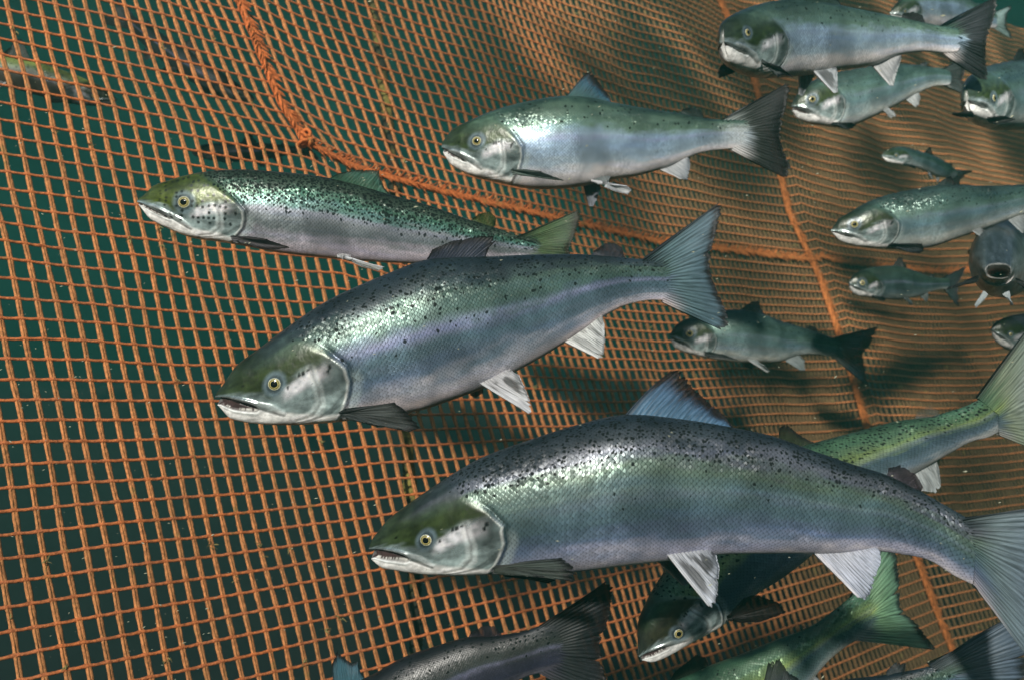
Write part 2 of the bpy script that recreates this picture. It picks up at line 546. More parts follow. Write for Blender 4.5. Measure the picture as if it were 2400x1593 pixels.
    tol = np.interp(XN, [0, .1, .2, .42, .536, .70, .87, 1.0], [.18, .02, -.05, -.30, -.14, .02, .05, .12])
    topm = sstep(-.10, .10, TT - tol + .14 * (vnoise(XN * 14, Y * 40, seed + 9) - .5))
    thm = np.interp(XN, [0, .15, .3, .5, .65, .82, 1.0], [-.30, -.42, -.56, -.70, -.78, -.84, -.92])
    white = sstep(.06, -.08, TT - thm + .06 * pn)
    cheekn = vnoise(XN * 22, Y * 60, seed + 21)
    ck2 = vnoise(XN * 9 + 3, Y * 22, seed + 33)
    cheek = np.array([.235, .30, .295]) * (.25 + .55 * cheekn + .95 * ck2)[..., None]
    cheek_gleam = sstep(.22, .03, np.abs(TT - tol + .16)) * sstep(.48, .58, XN) * sstep(.93, .80, XN) * (.35 + .9 * vnoise(XN * 26, Y * 50, seed + 50))  # bright reflection painted along the cheek, just below the olive top
    cheek = cheek * (1 - cheek_gleam[..., None]) + np.array([.90, .88, .92]) * cheek_gleam[..., None]
    cheek = cheek * (1 - .55 * sstep(.72, .82, XN)[..., None] * sstep(-.55, -.25, TT)[..., None])      # darker opercle
    ol = np.array(olive) * np.array([.44, .50, .40]) * (.6 + .8 * vnoise(XN * 16, Y * 30, seed + 2)[..., None])
    ol = ol * (1 - .45 * sstep(.2, .9, TT)[..., None])
    snoutm = sstep(.30, .02, XN)[..., None]
    ol = ol * (1 - snoutm * .35) + np.array([.035, .05, .05]) * snoutm * .35
    hc = cheek * (1 - topm[..., None]) + ol * topm[..., None]
    wcol = np.array([.88, .88, .85]) * throat
    hc = hc * (1 - white[..., None]) + wcol * white[..., None]
    hc = hc * (1 - .65 * maxl[..., None])
    hc = hc * (1 - .8 * maxi[..., None] * .6) + np.array([.52, .55, .54]) * throat * maxi[..., None] * .48
    hc = hc * (1 - .45 * pre[..., None]) + np.array([.6, .62, .6]) * pre_pale[..., None] * (1 - topm[..., None]) * .6
    hc = hc * (1 - .45 * br[..., None])
    hc = hc + np.array([.5, .5, .47]) * throat * 1.4 * ed_in[..., None] * sstep(.15, -.2, TT)[..., None]
    lipc = np.array([.50, .56, .54]) * throat
    hc = hc * (1 - lip[..., None] * .6) + lipc * lip[..., None] * .6 * (TT < tc)[..., None] + np.array([.12, .13, .13]) * lip[..., None] * .6 * (TT >= tc)[..., None]
    teeth = (vnoise(XN * 150, XN * 0, seed + 5) > .5) * sstep(.06, .02, np.abs(TT - tlo - .07)) * sstep(.02, .05, XN)
    gapc = np.array([.045, .028, .028]) * (1 - teeth[..., None]) + np.array([.45, .45, .42]) * teeth[..., None]
    hc = hc * (1 - gap[..., None]) + gapc * gap[..., None]
    sock = sstep(2.1, 1.3, deye)
    hc = hc * (1 - .75 * sock[..., None]) + np.array([.12, .17, .20]) * .75 * sock[..., None]
    hc = hc * (1 - .6 * (sstep(1.35, 1.05, deye))[..., None])
    for sx_, sy_, sr_ in ((.655, -.03, .013), (.685, -.02, .015), (.722, .0, .012), (.885, -.06, .014), (.868, -.12, .012), (.56, -.2, .011)):
        if head_spots == 0:
            hc = hc * (1 - .92 * sstep(sr_ * 1.25, sr_ * .7, np.hypot(XN - sx_, Y - sy_ * A_))[..., None])
    nos = sstep(.020, .006, np.hypot(XN - .224, Y - .16 * A_))
    hc = hc * (1 - .85 * nos[..., None])
    if head_spots > 0:
        cx = np.floor(XN * 20)
        cy = np.floor(Y * 19)
        r1 = vnoise(cx + .0, cy + .0, seed + 40)
        r2 = vnoise(cx + .0, cy + .0, seed + 41)
        r3 = vnoise(cx + .0, cy + .0, seed + 42)
        ds = np.hypot((XN * 20 - cx - .3 - .4 * r1), (Y * 19 - cy - .3 - .4 * r2))
        sp = sstep(.36, .22, ds) * (r3 < head_spots) * sstep(-.75, -.5, TT) * sstep(.12, .3, XN)
        hc = hc * (1 - .93 * sp[..., None])
    nape = (sstep(.25, .75, TT) * sstep(.15, .5, XN))[..., None] * napef
    hc = hc * (1 - nape) + base * nape
    hc = hc * head_dark
    cols = base * (1 - headm[..., None]) + hc * headm[..., None]
    cols = cols * (1 - .5 * ed_out[..., None])
    cols = cols * (1 - collar[..., None] * .5) + np.array([.40, .48, .46]) * throat * head_dark * collar[..., None] * .5
    # belly near the throat stays pale
    fish_end = lerp_pal(np.linspace(1, -1, 41), PAL[pal])
    cols = np.clip(cols, .002, .9)
    lo, hi, amt = spots
    spm = sstep(lo - .15, lo + .25, TT) * amt + sstep(-.25, -.05, TT) * hi * .25
    spm = spm * (1 - headm)
    shine = np.clip(.12 + 1.0 * sstep(-.75, -.3, TT) * sstep(.80, .45, TT), 0, 1) * (1 - .75 * topm * headm) * (1 - .8 * white * headm) * (1 - gap)
    if open_front:
        pass
    # ---- faces, caps
    Fq = grid_faces(len(s), M, True)
    nv = len(s) * M
    Vf = V.reshape(-1, 3)
    front_c = V[0].mean(0)
    back_c = V[-1].mean(0)
    Vf = np.vstack([Vf, front_c, back_c])
    j = np.arange(M)
    j2 = (j + 1) % M
    capf = np.stack([np.full(M, nv), j, j2, j2], -1)
    last = (len(s) - 1) * M
    capb = np.stack([np.full(M, nv + 1), last + j2, last + j, last + j], -1)
    uvv = np.stack([XX, np.arcsin(np.clip(TT, -1, 1)) * side * (H / L)[:, None] * .82 + side * .3], -1).reshape(-1, 2)
    uvv = np.vstack([uvv, [[0, 0], [1, 0]]])

    def ext(z, v0=None, v1=None):
        z = z.reshape(-1)
        return np.concatenate([z, [z[:M].mean(), z[-M:].mean()]])
    root = bpy.data.objects.new(name, None)
    COL.objects.link(root)
    root['label'] = label
    root['category'] = 'fish'
    if group:
        root['group'] = group
    loc = C[len(s) // 2]
    root.location = loc
    root.empty_display_size = .05
    m = skin_material("skin_" + pal, seed=seed * 1.31, **(spot_kw or {}))
    colsv = np.vstack([cols.reshape(-1, 3), cols[0].mean(0), cols[-1].mean(0)])
    allF = np.vstack([Fq])
    body = mesh_obj("body", Vf - loc, allF, m, root, dict(head=ext(headm), spots=ext(spm), shine=ext(shine), glint=ext(.16 + .84 * sstep(.15, .5, TT) * sstep(1.0, .75, TT) + .25 * sstep(.5, .9, XX))), uvv, True, colsv)
    # caps as triangles
    import bmesh
    bm = bmesh.new()
    bm.from_mesh(body.data)
    bm.verts.ensure_lookup_table()
    for jj in range(M):
        for tri in ((nv, jj, (jj + 1) % M), (nv + 1, last + (jj + 1) % M, last + jj)):
            try:
                f = bm.faces.new([bm.verts[q] for q in tri])
                f.smooth = True
            except ValueError:
                pass
    bmesh.ops.recalc_face_normals(bm, faces=bm.faces)
    bm.to_mesh(body.data)
    bm.free()
    fish = dict(root=root, loc=loc, C=C, U=U, Sd=Sd, T=T, H=H, Wd=Wd, s=s, L=L, HL=HL, V=V, XN=XN, TT=TT, M=M, top=top, bot=bot, a=a, px=proj(C), seed=seed, cv=cv, endcol=fish_end * (1 - .5 * pedglow) + np.array([.62, .66, .66]) * .5 * pedglow)
    # ---- eyes
    if eye_r is None:
        eye_r = .046 * HL
    er = eye_r * .90
    cj = (M // 2 - ci) % M
    for cc, sg in ((ci, 1), (cj, -1)):
        p = V[ri, cc]
        r0, r1 = max(ri - 4, 0), ri + 4
        c0, c1 = (cc - 3) % M, (cc + 3) % M
        du = V[r1, cc] - V[r0, cc]
        dv = V[ri, c1] - V[ri, c0]
        nn = nrm(np.cross(du, dv))
        if np.dot(nn, Sd[ri] * sg) < 0:
            nn = -nn
        # bring the eye a little more upright than the skin under it
        nn = nrm(nn + .5 * Sd[ri] * sg)
        make_eye(fish, p, nn, U[ri], er)
    return fish


def make_eye(fish, p, nn, up, er):
    ex = nrm(np.cross(up, nn))
    ey = np.cross(nn, ex)
    nr, na = 14, 28

    def dome(r0, r1, hgt, lift, nm, mat, parent, origin):
        rr = np.linspace(0.02, 1, nr)
        aa = np.linspace(0, 2 * np.pi, na, endpoint=False)
        R, A = np.meshgrid(rr, aa, indexing='ij')
        z = hgt * np.sqrt(np.clip(1 - (R * .98) ** 2, 0, 1)) + lift
        V = p + ex * (R * np.cos(A) * r1)[..., None] * 1.06 + ey * (R * np.sin(A) * r1)[..., None] + nn * z[..., None]
        V = V.reshape(-1, 3)
        o = mesh_obj(nm, V - origin, grid_faces(nr, na, True), mat, parent, dict(rad=R.reshape(-1)))
        return o
    e = dome(0, er, er * .38, -er * .06, "eye", IRIS, fish['root'], fish['loc'])
    dome(0, er * .52, er * .14, er * .26, "pupil", PUPIL, e, fish['loc'])


def resample(pts, n):
    pts = np.asarray(pts, float)
    a = np.concatenate([[0], np.cumsum(np.linalg.norm(np.diff(pts, axis=0), axis=1))])
    q = np.linspace(0, a[-1], n)
    return np.stack([np.interp(q, a, pts[:, c]) for c in range(pts.shape[1])], -1)


def fin(fish, name, base, margin, off=(0, 0), pal=((.05, .06, .07), (.03, .035, .04)), edge=(.012, .012, .014), lead=None, edge_w=.12, nrays=19, jag=.045,
        thin=0.05, bend=0.0, curve=0.0, dark_rays=0.0, label=None, sink=.25, seed=0):
    """A fan of rays from a base line on the body to a free margin. base/margin in photo pixels;
    off = distance from the fish's middle plane towards the camera (m) at root and tip."""
    nu, nvv = nrays * 4 + 1, 16
    Bp = resample(base, nu)
    Mp = resample(margin, nu)
    bc = Bp.mean(0)
    k = int(np.argmin(np.hypot(fish['px'][:, 0] - bc[0], fish['px'][:, 1] - bc[1])))
    # depth of the middle plane, sampled at each base point
    kd = [int(np.argmin(np.hypot(fish['px'][:, 0] - b[0], fish['px'][:, 1] - b[1]))) for b in Bp]
    dB = np.interp(np.arange(nu), np.arange(nu), [fish['C'][q][1] for q in kd])
    dB = np.convolve(np.pad(dB, 6, 'edge'), np.ones(13) / 13, 'valid')
    slope = 0.0
    if name == 'tail_fin':
        kk = -max(6, len(fish['s']) // 12)
        dpx = np.hypot(*(fish['px'][-1] - fish['px'][kk]))
        slope = (fish['C'][-1][1] - fish['C'][kk][1]) / max(dpx, 1)
    v = np.linspace(0, 1, nvv)
    r = np.random.default_rng(seed + 11)
    jg = 1 - jag * r.random(nu) - jag * .22 * (np.cos(np.linspace(0, 2 * np.pi * nrays, nu)) * .5 + .5)
    for _q in range(3):
        jg = jg - r.uniform(.03, .13) * np.exp(-((np.linspace(0, 1, nu) - r.uniform(.1, .9)) / r.uniform(.008, .02)) ** 2)
    jg[0] = jg[-1] = 1
    sk = Bp + (Bp - Mp) / np.maximum(np.linalg.norm(Mp - Bp, axis=1, keepdims=True), 1) * np.minimum(10.0, np.linalg.norm(Mp - Bp, axis=1, keepdims=True) * sink)
    G = np.zeros((nu, nvv, 3))
    uu = np.linspace(0, 1, nu)
    chord = Mp - Bp
    perp = np.stack([-chord[:, 1], chord[:, 0]], -1)
    for q, vv in enumerate(v):
        w = vv * jg
        p = sk + (Mp - sk) * w[:, None] + perp * (curve * np.sin(np.pi * vv) * .25)
        d = dB + slope * np.linalg.norm(chord, axis=1) * vv - (off[0] + (off[1] - off[0]) * vv) - bend * np.sin(np.pi * uu) * vv
        d = d + .006 * np.sin(uu * 5 + vv * 3 + seed) * vv
        G[:, q] = np.stack([(p[:, 0] - 1200) / F_PX * d, d, (796.5 - p[:, 1]) / F_PX * d], -1)
    gu = np.gradient(G, axis=0)
    gv = np.gradient(G, axis=1)
    N = nrm(np.cross(gu, gv))
    size = np.linalg.norm(G[:, -1] - G[:, 0], axis=1).mean()
    thick = (size * .030 * (1 - v) ** 1.3 + size * .004 + .0003)[None, :] * (1 + .35 * np.cos(2 * np.pi * nrays * uu))[:, None]
    thick[0] *= 1.5
    A = G + N * thick[..., None]
    B = G - N * thick[..., None]
    nA = nu * nvv
    Vv = np.vstack([A.reshape(-1, 3), B.reshape(-1, 3)])
    F1 = grid_faces(nu, nvv)
    F2 = grid_faces(nu, nvv, off=nA)[:, ::-1]
    bd = [(i * nvv + nvv - 1, (i + 1) * nvv + nvv - 1) for i in range(nu - 1)] + [(j + 1, j) for j in range(nvv - 1)] + [((nu - 1) * nvv + j, (nu - 1) * nvv + j + 1) for j in range(nvv - 1)]
    F3 = np.array([(a, a + nA, b + nA, b) for a, b in bd])
    UVu, UVv = np.meshgrid(uu, v, indexing='ij')
    c0, c1 = np.array(pal[0]), np.array(pal[1])
    cc = c0 + (c1 - c0) * (UVv ** 1.2)[..., None]
    if dark_rays > 0:
        st_ = vnoise(UVu * nrays * .9, UVv * 2.0, seed + 5)
        mk = sstep(.45, .62, st_) * sstep(.05, .25, UVv) * sstep(.95, .7, UVv) * sstep(.06, .14, UVu) * dark_rays * .8
        cc = cc * (1 - mk[..., None]) + np.array([.02, .018, .016]) * mk[..., None]
    if lead is not None:
        le = sstep(.09, .03, UVu)[..., None]
        cc = cc * (1 - le) + np.array(lead) * le
    if edge is not None:
        en = .6 * (vnoise(UVu * nrays, UVv * 3, seed) - .5) * edge_w
        ed = np.clip(sstep(1 - edge_w * 1.6, 1 - edge_w * .35, UVv + en) + sstep(edge_w * .35, .0, UVu) * .8 * (lead is None), 0, 1)[..., None]
        cc = cc * (1 - ed) + np.array(edge) * ed
    if name == 'tail_fin' and 'endcol' in fish:
        ec = fish['endcol']
        tu = np.linspace(0, 1, len(ec))
        rootc = np.stack([np.interp(UVu, tu, ec[:, q]) for q in range(3)], -1)
        rm = sstep(.42, .04, UVv + .22 * (vnoise(UVu * nrays * 1.3, UVv * 2, seed + 2) - .5))[..., None]
        cc = cc * (1 - rm) + rootc * rm
    cc = np.clip(cc, .002, .9).reshape(-1, 3)
    o = mesh_obj(name, Vv - fish['loc'], np.vstack([F1, F2, F3]), FIN, fish['root'], dict(thin=np.full(len(Vv), thin + .02) + np.tile((UVv * (thin * 1.2 + .08)).reshape(-1), 2)),
                 np.tile(np.stack([UVu, UVv], -1).reshape(-1, 2), (2, 1)), True, np.vstack([cc, cc]))
    if label:
        o['label'] = label
    return o


def outline(fish, sf, upper):
    """photo pixel on the upper / lower outline at a fraction of the length"""
    k = int(np.clip(sf, 0, 1) * fish['L'] / fish['L'] * 0 + np.argmin(np.abs(fish['s'] - sf * fish['L'])))
    p = fish['C'][k] + fish['U'][k] * fish['H'][k] * (1 if upper else -1)
    return proj(p), k


def auto_fins(fish, which=('dorsal', 'adipose', 'anal', 'pelvic', 'pectoral', 'tail'), tone=(.05, .06, .065), pale=(.35, .38, .38), sizef=1.0, thin=.08, tail_tone=None):
    Lp = np.linalg.norm(np.diff(fish['px'], axis=0), axis=1).sum()

    def pt(sf, upper, along, out):
        q, k = outline(fish, sf, upper)
        T2 = proj(fish['C'][min(k + 2, len(fish['s']) - 1)]) - proj(fish['C'][max(k - 2, 0)])
        T2 = T2 / max(np.linalg.norm(T2), 1e-6)
        U2 = proj(fish['C'][k] + fish['U'][k] * fish['H'][k]) - proj(fish['C'][k])
        U2 = U2 / max(np.linalg.norm(U2), 1e-6)
        return q + T2 * along * Lp + U2 * out * Lp * sizef * (1 if upper else -1)
    tn = np.array(tone)
    sd = fish['seed']
    if 'dorsal' in which:
        fin(fish, 'dorsal_fin', [pt(.43, 1, 0, -.01), pt(.56, 1, 0, -.01)], [pt(.5, 1, 0.0, .095), pt(.53, 1, 0, .095), pt(.545, 1, 0, .05), pt(.565, 1, .01, .012)], pal=(tn, tn * .7), thin=thin, seed=sd)
    if 'adipose' in which:
        fin(fish, 'adipose_fin', [pt(.80, 1, 0, -.008), pt(.845, 1, 0, -.008)], [pt(.81, 1, 0, .012), pt(.835, 1, .008, .03), pt(.855, 1, .012, .02), pt(.855, 1, 0, .0)], pal=(tn, tn * .8), edge=None, nrays=7, thin=thin, seed=sd + 1)
    if 'anal' in which:
        fin(fish, 'anal_fin', [pt(.70, 0, 0, -.01), pt(.79, 0, 0, -.01)], [pt(.755, 0, .02, .075), pt(.775, 0, .02, .075), pt(.79, 0, .012, .03)], pal=(pale, np.array(pale) * .7), edge=None, lead=np.array(pale) * 1.2, thin=thin, seed=sd + 2)
    if 'pelvic' in which:
        for o in (1, -1):
            fin(fish, 'pelvic_fin', [pt(.545, 0, 0, -.012), pt(.58, 0, 0, -.012)], [pt(.585, 0, .035 + .012 * o, .062), pt(.60, 0, .035 + .012 * o, .060), pt(.60, 0, .02, .02)], off=(.008 * o, .03 * o), pal=(np.array(pale) * .5, np.array(pale) * .8), edge=None,
                lead=np.array(pale) * 1.3, thin=thin, nrays=9, seed=sd + 3)
    if 'pectoral' in which:
        for o in (1, -1):
            wd = fish['Wd'][int(np.argmin(np.abs(fish['s'] - .24 * fish['L'])))]
            fin(fish, 'pectoral_fin', [pt(.235, 0, 0, -.022), pt(.25, 0, 0, -.008)], [pt(.33, 0, .02, -.018), pt(.35, 0, .02, .0), pt(.345, 0, .01, .02), pt(.31, 0, 0, .014)], off=(wd * .55 * o, (wd + .03) * o), pal=(tn, tn * .7), thin=thin, nrays=11, seed=sd + 4)
    if 'tail' in which:
        tt = np.array(tail_tone) if tail_tone is not None else tn
        fin(fish, 'tail_fin', [pt(.965, 1, 0, -.003), pt(.965, 0, 0, -.003)], [pt(1, 1, .135, .085), pt(1, 1, .145, .06), pt(1, 1, .105, .005), pt(1, 0, .092, -.022), pt(1, 0, .11, .005), pt(1, 0, .15, .06), pt(1, 0, .14, .085)],
            pal=(tt * 1.3, tt * .8), thin=thin * .6, seed=sd + 5)


GRP = 'salmon swimming inside the net cage'
# ---- A: the big fish in front
A = build_fish('salmon', 'largest salmon in front, its dark speckled back arching down to the right edge', GRP,
               [(868, 1252, 862, 1326), (924, 1204, 915, 1333), (994, 1154, 985, 1343), (1060, 1110, 1060, 1346), (1121, 1075, 1140, 1344), (1233, 1033, 1250, 1343), (1345, 997, 1350, 1337),
                (1463, 971, 1464, 1323), (1590, 980, 1575, 1310), (1713, 1000, 1690, 1297), (1821, 1024, 1797, 1295), (1914, 1058, 1885, 1295), (2008, 1090, 1960, 1294), (2078, 1112, 2040, 1290),
                (2157, 1150, 2110, 1297), (2215, 1183, 2180, 1313), (2262, 1210, 2240, 1350), (2310, 1238, 2292, 1375)],
               [1.16, 1.15, 1.15, 1.16, 1.17, 1.16], pal='slate', hl=330, mouth=1.2, lilac=.15, quality=1.5, eye_px=(999, 1266), eye_r=.0071, spots=(.42, .12, .95), seed=3,
               spot_kw=dict(spot_scale=150.0, spot_thr=.38, spot_density=.62, scales=118))
WHT = (.62, .64, .66)
fin(A, 'dorsal_fin', [(1463, 976), (1590, 984), (1713, 1006)], [(1574, 869), (1592, 864), (1605, 876), (1629, 911), (1671, 949), (1704, 977), (1717, 1000)], pal=((.10, .20, .30), (.05, .10, .19)), edge=(.015, .012, .014), edge_w=.3, seed=1, thin=.08, curve=-.15)
fin(A, 'adipose_fin', [(2080, 1117), (2150, 1158)], [(2082, 1096), (2111, 1088), (2148, 1110), (2164, 1140), (2152, 1164)], pal=((.05, .045, .06), (.04, .03, .035)), edge=None, nrays=8, thin=.1)
fin(A, 'pelvic_fin', [(1568, 1306), (1620, 1300), (1670, 1294)], [(1661, 1421), (1672, 1424), (1680, 1412), (1684, 1374), (1686, 1330), (1678, 1300)], off=(.02, .055), pal=((.40, .42, .45), (.52, .56, .62)), edge=None, lead=WHT, dark_rays=.95, seed=4, nrays=11)
fin(A, 'pelvic_fin', [(1540, 1312), (1590, 1300)], [(1600, 1370), (1612, 1372), (1622, 1350), (1620, 1310)], off=(-.02, -.06), pal=((.30, .32, .35), (.36, .40, .45)), edge=None, lead=WHT, dark_rays=.8, seed=5, nrays=11)
fin(A, 'anal_fin', [(1903, 1291), (1980, 1288), (2054, 1282)], [(2012, 1400), (2031, 1406), (2044, 1385), (2054, 1350), (2066, 1312), (2062, 1290)], off=(0, .02), pal=((.50, .52, .58), (.42, .46, .55)), edge=None, lead=(.7, .7, .74), seed=6)
fin(A, 'pectoral_fin', [(1168, 1326), (1172, 1340)], [(1318, 1308), (1340, 1320), (1354, 1342), (1348, 1361), (1312, 1356), (1260, 1350)], off=(.045, .075), pal=((.05, .06, .05), (.08, .10, .09)), edge=(.03, .03, .03), dark_rays=.7, seed=7, nrays=11)
fin(A, 'pectoral_fin', [(1175, 1334), (1180, 1344)], [(1290, 1345), (1305, 1358), (1290, 1366), (1250, 1356)], off=(-.035, -.08), pal=((.05, .06, .05), (.06, .07, .06)), seed=8, nrays=11)
fin(A, 'tail_fin', [(2262, 1213), (2290, 1300), (2285, 1374)], [(2530, 1172), (2505, 1230), (2462, 1330), (2445, 1390), (2458, 1470), (2490, 1570), (2496, 1655)], pal=((.16, .22, .22), (.12, .16, .22)), edge=(.02, .02, .03), seed=9, nrays=25, thin=.03)

# ---- B: middle fish
B = build_fish('salmon', 'silvery blue salmon in the middle, dark folded back fin overlapping the speckled one', GRP,
               [(508, 905, 500, 962), (557, 854, 552, 984), (602, 820, 612, 993), (664, 774, 690, 995), (725, 731, 770, 990), (786, 695, 850, 981), (847, 667, 920, 973), (909, 641, 985, 961),
                (994, 610, 1060, 936), (1065, 604, 1136, 908), (1135, 602, 1200, 875), (1250, 597, 1290, 824), (1375, 597, 1395, 755), (1450, 603, 1460, 718), (1510, 608, 1520, 704), (1565, 610, 1572, 704)],
               [1.34, 1.36, 1.40, 1.45], pal='teal', hl=322, mouth=1.2, lilac=.6, quality=1.4, eye_px=(644, 900), eye_r=.0090, spots=(.38, .35, .55), seed=8,
               spot_kw=dict(spot_scale=115.0, spot_thr=.38, spot_density=.55, scales=108))
fin(B, 'dorsal_fin', [(998, 612), (1070, 608), (1137, 606)], [(1014, 584), (1063, 563), (1133, 552), (1160, 552), (1165, 562), (1148, 578), (1138, 600)], pal=((.04, .05, .08), (.025, .025, .035)), edge=(.012, .008, .010), seed=2, edge_w=.2)
fin(B, 'adipose_fin', [(1386, 599), (1461, 609)], [(1393, 588), (1418, 570), (1440, 568), (1458, 580), (1464, 604)], pal=((.04, .045, .06), (.04, .04, .05)), edge=None, nrays=8, thin=.1)
fin(B, 'pelvic_fin', [(1132, 903), (1170, 886), (1200, 870)], [(1240, 968), (1249, 970), (1244, 940), (1232, 910), (1216, 878)], off=(.02, .05), pal=((.45, .45, .46), (.6, .62, .64)), edge=None, lead=WHT, dark_rays=1, seed=3, nrays=10)
fin(B, 'pelvic_fin', [(1105, 912), (1132, 902)], [(1102, 925), (1115, 932), (1132, 920)], off=(-.02, -.05), pal=((.10, .10, .10), (.12, .12, .12)), edge=None, seed=4, nrays=7)
fin(B, 'anal_fin', [(1323, 801), (1370, 768), (1411, 739)], [(1402, 840), (1415, 838), (1419, 797), (1416, 761)], off=(0, .02), pal=((.62, .64, .62), (.55, .58, .58)), edge=None, lead=(.75, .75, .74), dark_rays=.55, seed=5)
fin(B, 'pectoral_fin', [(806, 962), (812, 978)], [(924, 942), (957, 963), (986, 1000), (966, 1012), (912, 1001), (860, 990)], off=(.045, .075), pal=((.04, .045, .045), (.075, .085, .08)), edge=(.02, .02, .02), dark_rays=.7, seed=6, nrays=11)
fin(B, 'pectoral_fin', [(830, 968), (836, 982)], [(900, 985), (915, 1000), (880, 998)], off=(-.045, -.08), pal=((.04, .045, .045), (.05, .05, .05)), seed=16, nrays=11)
fin(B, 'tail_fin', [(1510, 606), (1560, 650), (1560, 712)], [(1684, 476), (1696, 484), (1688, 520), (1678, 558), (1664, 612), (1664, 630), (1678, 668), (1700, 718), (1713, 764), (1690, 772)], pal=((.10, .17, .18), (.085, .14, .18)), edge=(.02, .018, .02), seed=7, nrays=25, thin=.03, edge_w=.1)

# ---- C: spotted fish at the left
Cf = build_fish('salmon', 'slender olive headed salmon, heavily speckled with black, alone in front of the open net', GRP,
                [(325, 458, 318, 488), (356, 438, 350, 513), (400, 422, 398, 538), (448, 409, 448, 557), (513, 400, 513, 567), (567, 398, 567, 576), (655, 404, 650, 592), (744, 413, 735, 602), (830, 432, 815, 609),
                 (916, 457, 895, 615), (1000, 480, 975, 618), (1098, 514, 1075, 618), (1156, 532, 1140, 613), (1214, 552, 1205, 608), (1260, 560, 1258, 612)],
                [1.56, 1.58, 1.62, 1.66], pal='spotted', hl=260, mouth=.6, quality=1.3, eye_px=(432, 474), eye_r=.0100, spots=(.08, .75, 1.0), seed=13, head_spots=.5, napef=.25, olive=(.13, .16, .02),
                spot_kw=dict(spot_scale=125.0, spot_thr=.44, spot_density=.85, scales=110, glint=.45))
fin(Cf, 'dorsal_fin', [(768, 420), (840, 438), (916, 463)], [(795, 406), (840, 397), (890, 399), (891, 412), (893, 425), (901, 441), (916, 458)], pal=((.05, .12, .07), (.05, .13, .10)), edge=(.02, .03, .02), seed=2)
fin(Cf, 'adipose_fin', [(1105, 522), (1155, 536)], [(1108, 512), (1123, 501), (1147, 494), (1163, 510), (1161, 526)], pal=((.06, .09, .03), (.05, .07, .02)), edge=None, nrays=8, thin=.08)
fin(Cf, 'pectoral_fin', [(552, 554), (556, 566)], [(626, 562), (684, 581), (645, 586), (611, 582), (580, 572)], off=(.05, .07), pal=((.16, .15, .16), (.04, .035, .04)), edge=(.03, .02, .02), seed=3, nrays=9)
fin(Cf, 'pelvic_fin', [(800, 602), (822, 604)], [(902, 626), (893, 636), (850, 626), (826, 614)], off=(.02, .05), pal=((.40, .40, .40), (.30, .32, .30)), edge=None, lead=WHT, seed=4, nrays=9, dark_rays=.6)
fin(Cf, 'anal_fin', [(985, 612), (1050, 612)], [(1045, 655), (1062, 655), (1062, 622)], pal=((.30, .32, .32), (.25, .28, .26)), edge=None, seed=5)
fin(Cf, 'tail_fin', [(1218, 552), (1245, 580), (1230, 608)], [(1359, 491), (1364, 508), (1352, 548), (1336, 582), (1342, 615), (1358, 650)], pal=((.09, .15, .055), (.06, .10, .06)), edge=(.03, .03, .02), seed=6, nrays=22, thin=.04, dark_rays=.4)

# ---- D: clean pale fish at the top centre
D = build_fish('salmon', 'pale green backed salmon with a black forked tail, whole side in view above the others', GRP,
               [(1036, 322, 1034, 370), (1060, 304, 1060, 390), (1102, 283, 1098, 410), (1157, 260, 1157, 426), (1231, 240, 1231, 441), (1323, 226, 1310, 443), (1380, 230, 1370, 436), (1430, 240, 1420, 424),
                (1525, 257, 1500, 411), (1592, 266, 1570, 390), (1647, 277, 1640, 360), (1700, 281, 1700, 350), (1750, 281, 1750, 347)],
               [1.80, 1.80, 1.84, 1.88], pal='pale', hl=188, mouth=.7, lilac=.6, quality=1.1, eye_px=(1118, 330), eye_r=.0088, spots=(.3, .2, .3), seed=21, olive=(.06, .085, .03), pedglow=.85,
               spot_kw=dict(spot_scale=80.0, spot_thr=.32, spot_density=.4, scales=110, glint=.45))
fin(D, 'dorsal_fin', [(1323, 230), (1380, 236), (1430, 245)], [(1376, 170), (1388, 166), (1396, 180), (1408, 198), (1430, 227), (1432, 240)], pal=((.05, .13, .11), (.04, .12, .22)), edge=(.015, .012, .014), edge_w=.2, seed=1, thin=.1)
fin(D, 'adipose_fin', [(1592, 270), (1647, 281)], [(1600, 256), (1616, 251), (1636, 253), (1648, 268), (1648, 278)], pal=((.035, .06, .055), (.02, .03, .03)), edge=None, nrays=8, thin=.1)
fin(D, 'pectoral_fin', [(1208, 398), (1212, 408)], [(1268, 403), (1325, 424), (1298, 422), (1246, 414)], off=(.06, .085), pal=((.14, .18, .16), (.10, .14, .12)), edge=(.05, .06, .05), seed=3, nrays=9)
fin(D, 'pelvic_fin', [(1396, 427), (1428, 420)], [(1470, 436), (1483, 446), (1475, 457), (1444, 450), (1416, 438)], off=(.02, .05), pal=((.12, .14, .14), (.5, .52, .53)), edge=None, lead=WHT, seed=4, nrays=9)
fin(D, 'pelvic_fin', [(1367, 433), (1404, 430)], [(1380, 482), (1389, 488), (1398, 472), (1408, 442)], off=(-.01, -.03), pal=((.20, .22, .25), (.26, .28, .32)), edge=None, seed=5, nrays=9)
fin(D, 'anal_fin', [(1542, 396), (1580, 378), (1614, 360)], [(1596, 420), (1613, 423), (1618, 393), (1616, 370)], pal=((.55, .57, .58), (.22, .25, .28)), edge=None, lead=(.7, .7, .7), seed=6)
fin(D, 'tail_fin', [(1694, 280), (1752, 314), (1722, 357)], [(1845, 195), (1856, 202), (1850, 230), (1842, 262), (1829, 308), (1830, 325), (1840, 356), (1854, 392), (1851, 416), (1838, 416)], pal=((.04, .046, .04), (.014, .015, .017)), edge=(.008, .008, .008), seed=7, nrays=25, thin=.02)

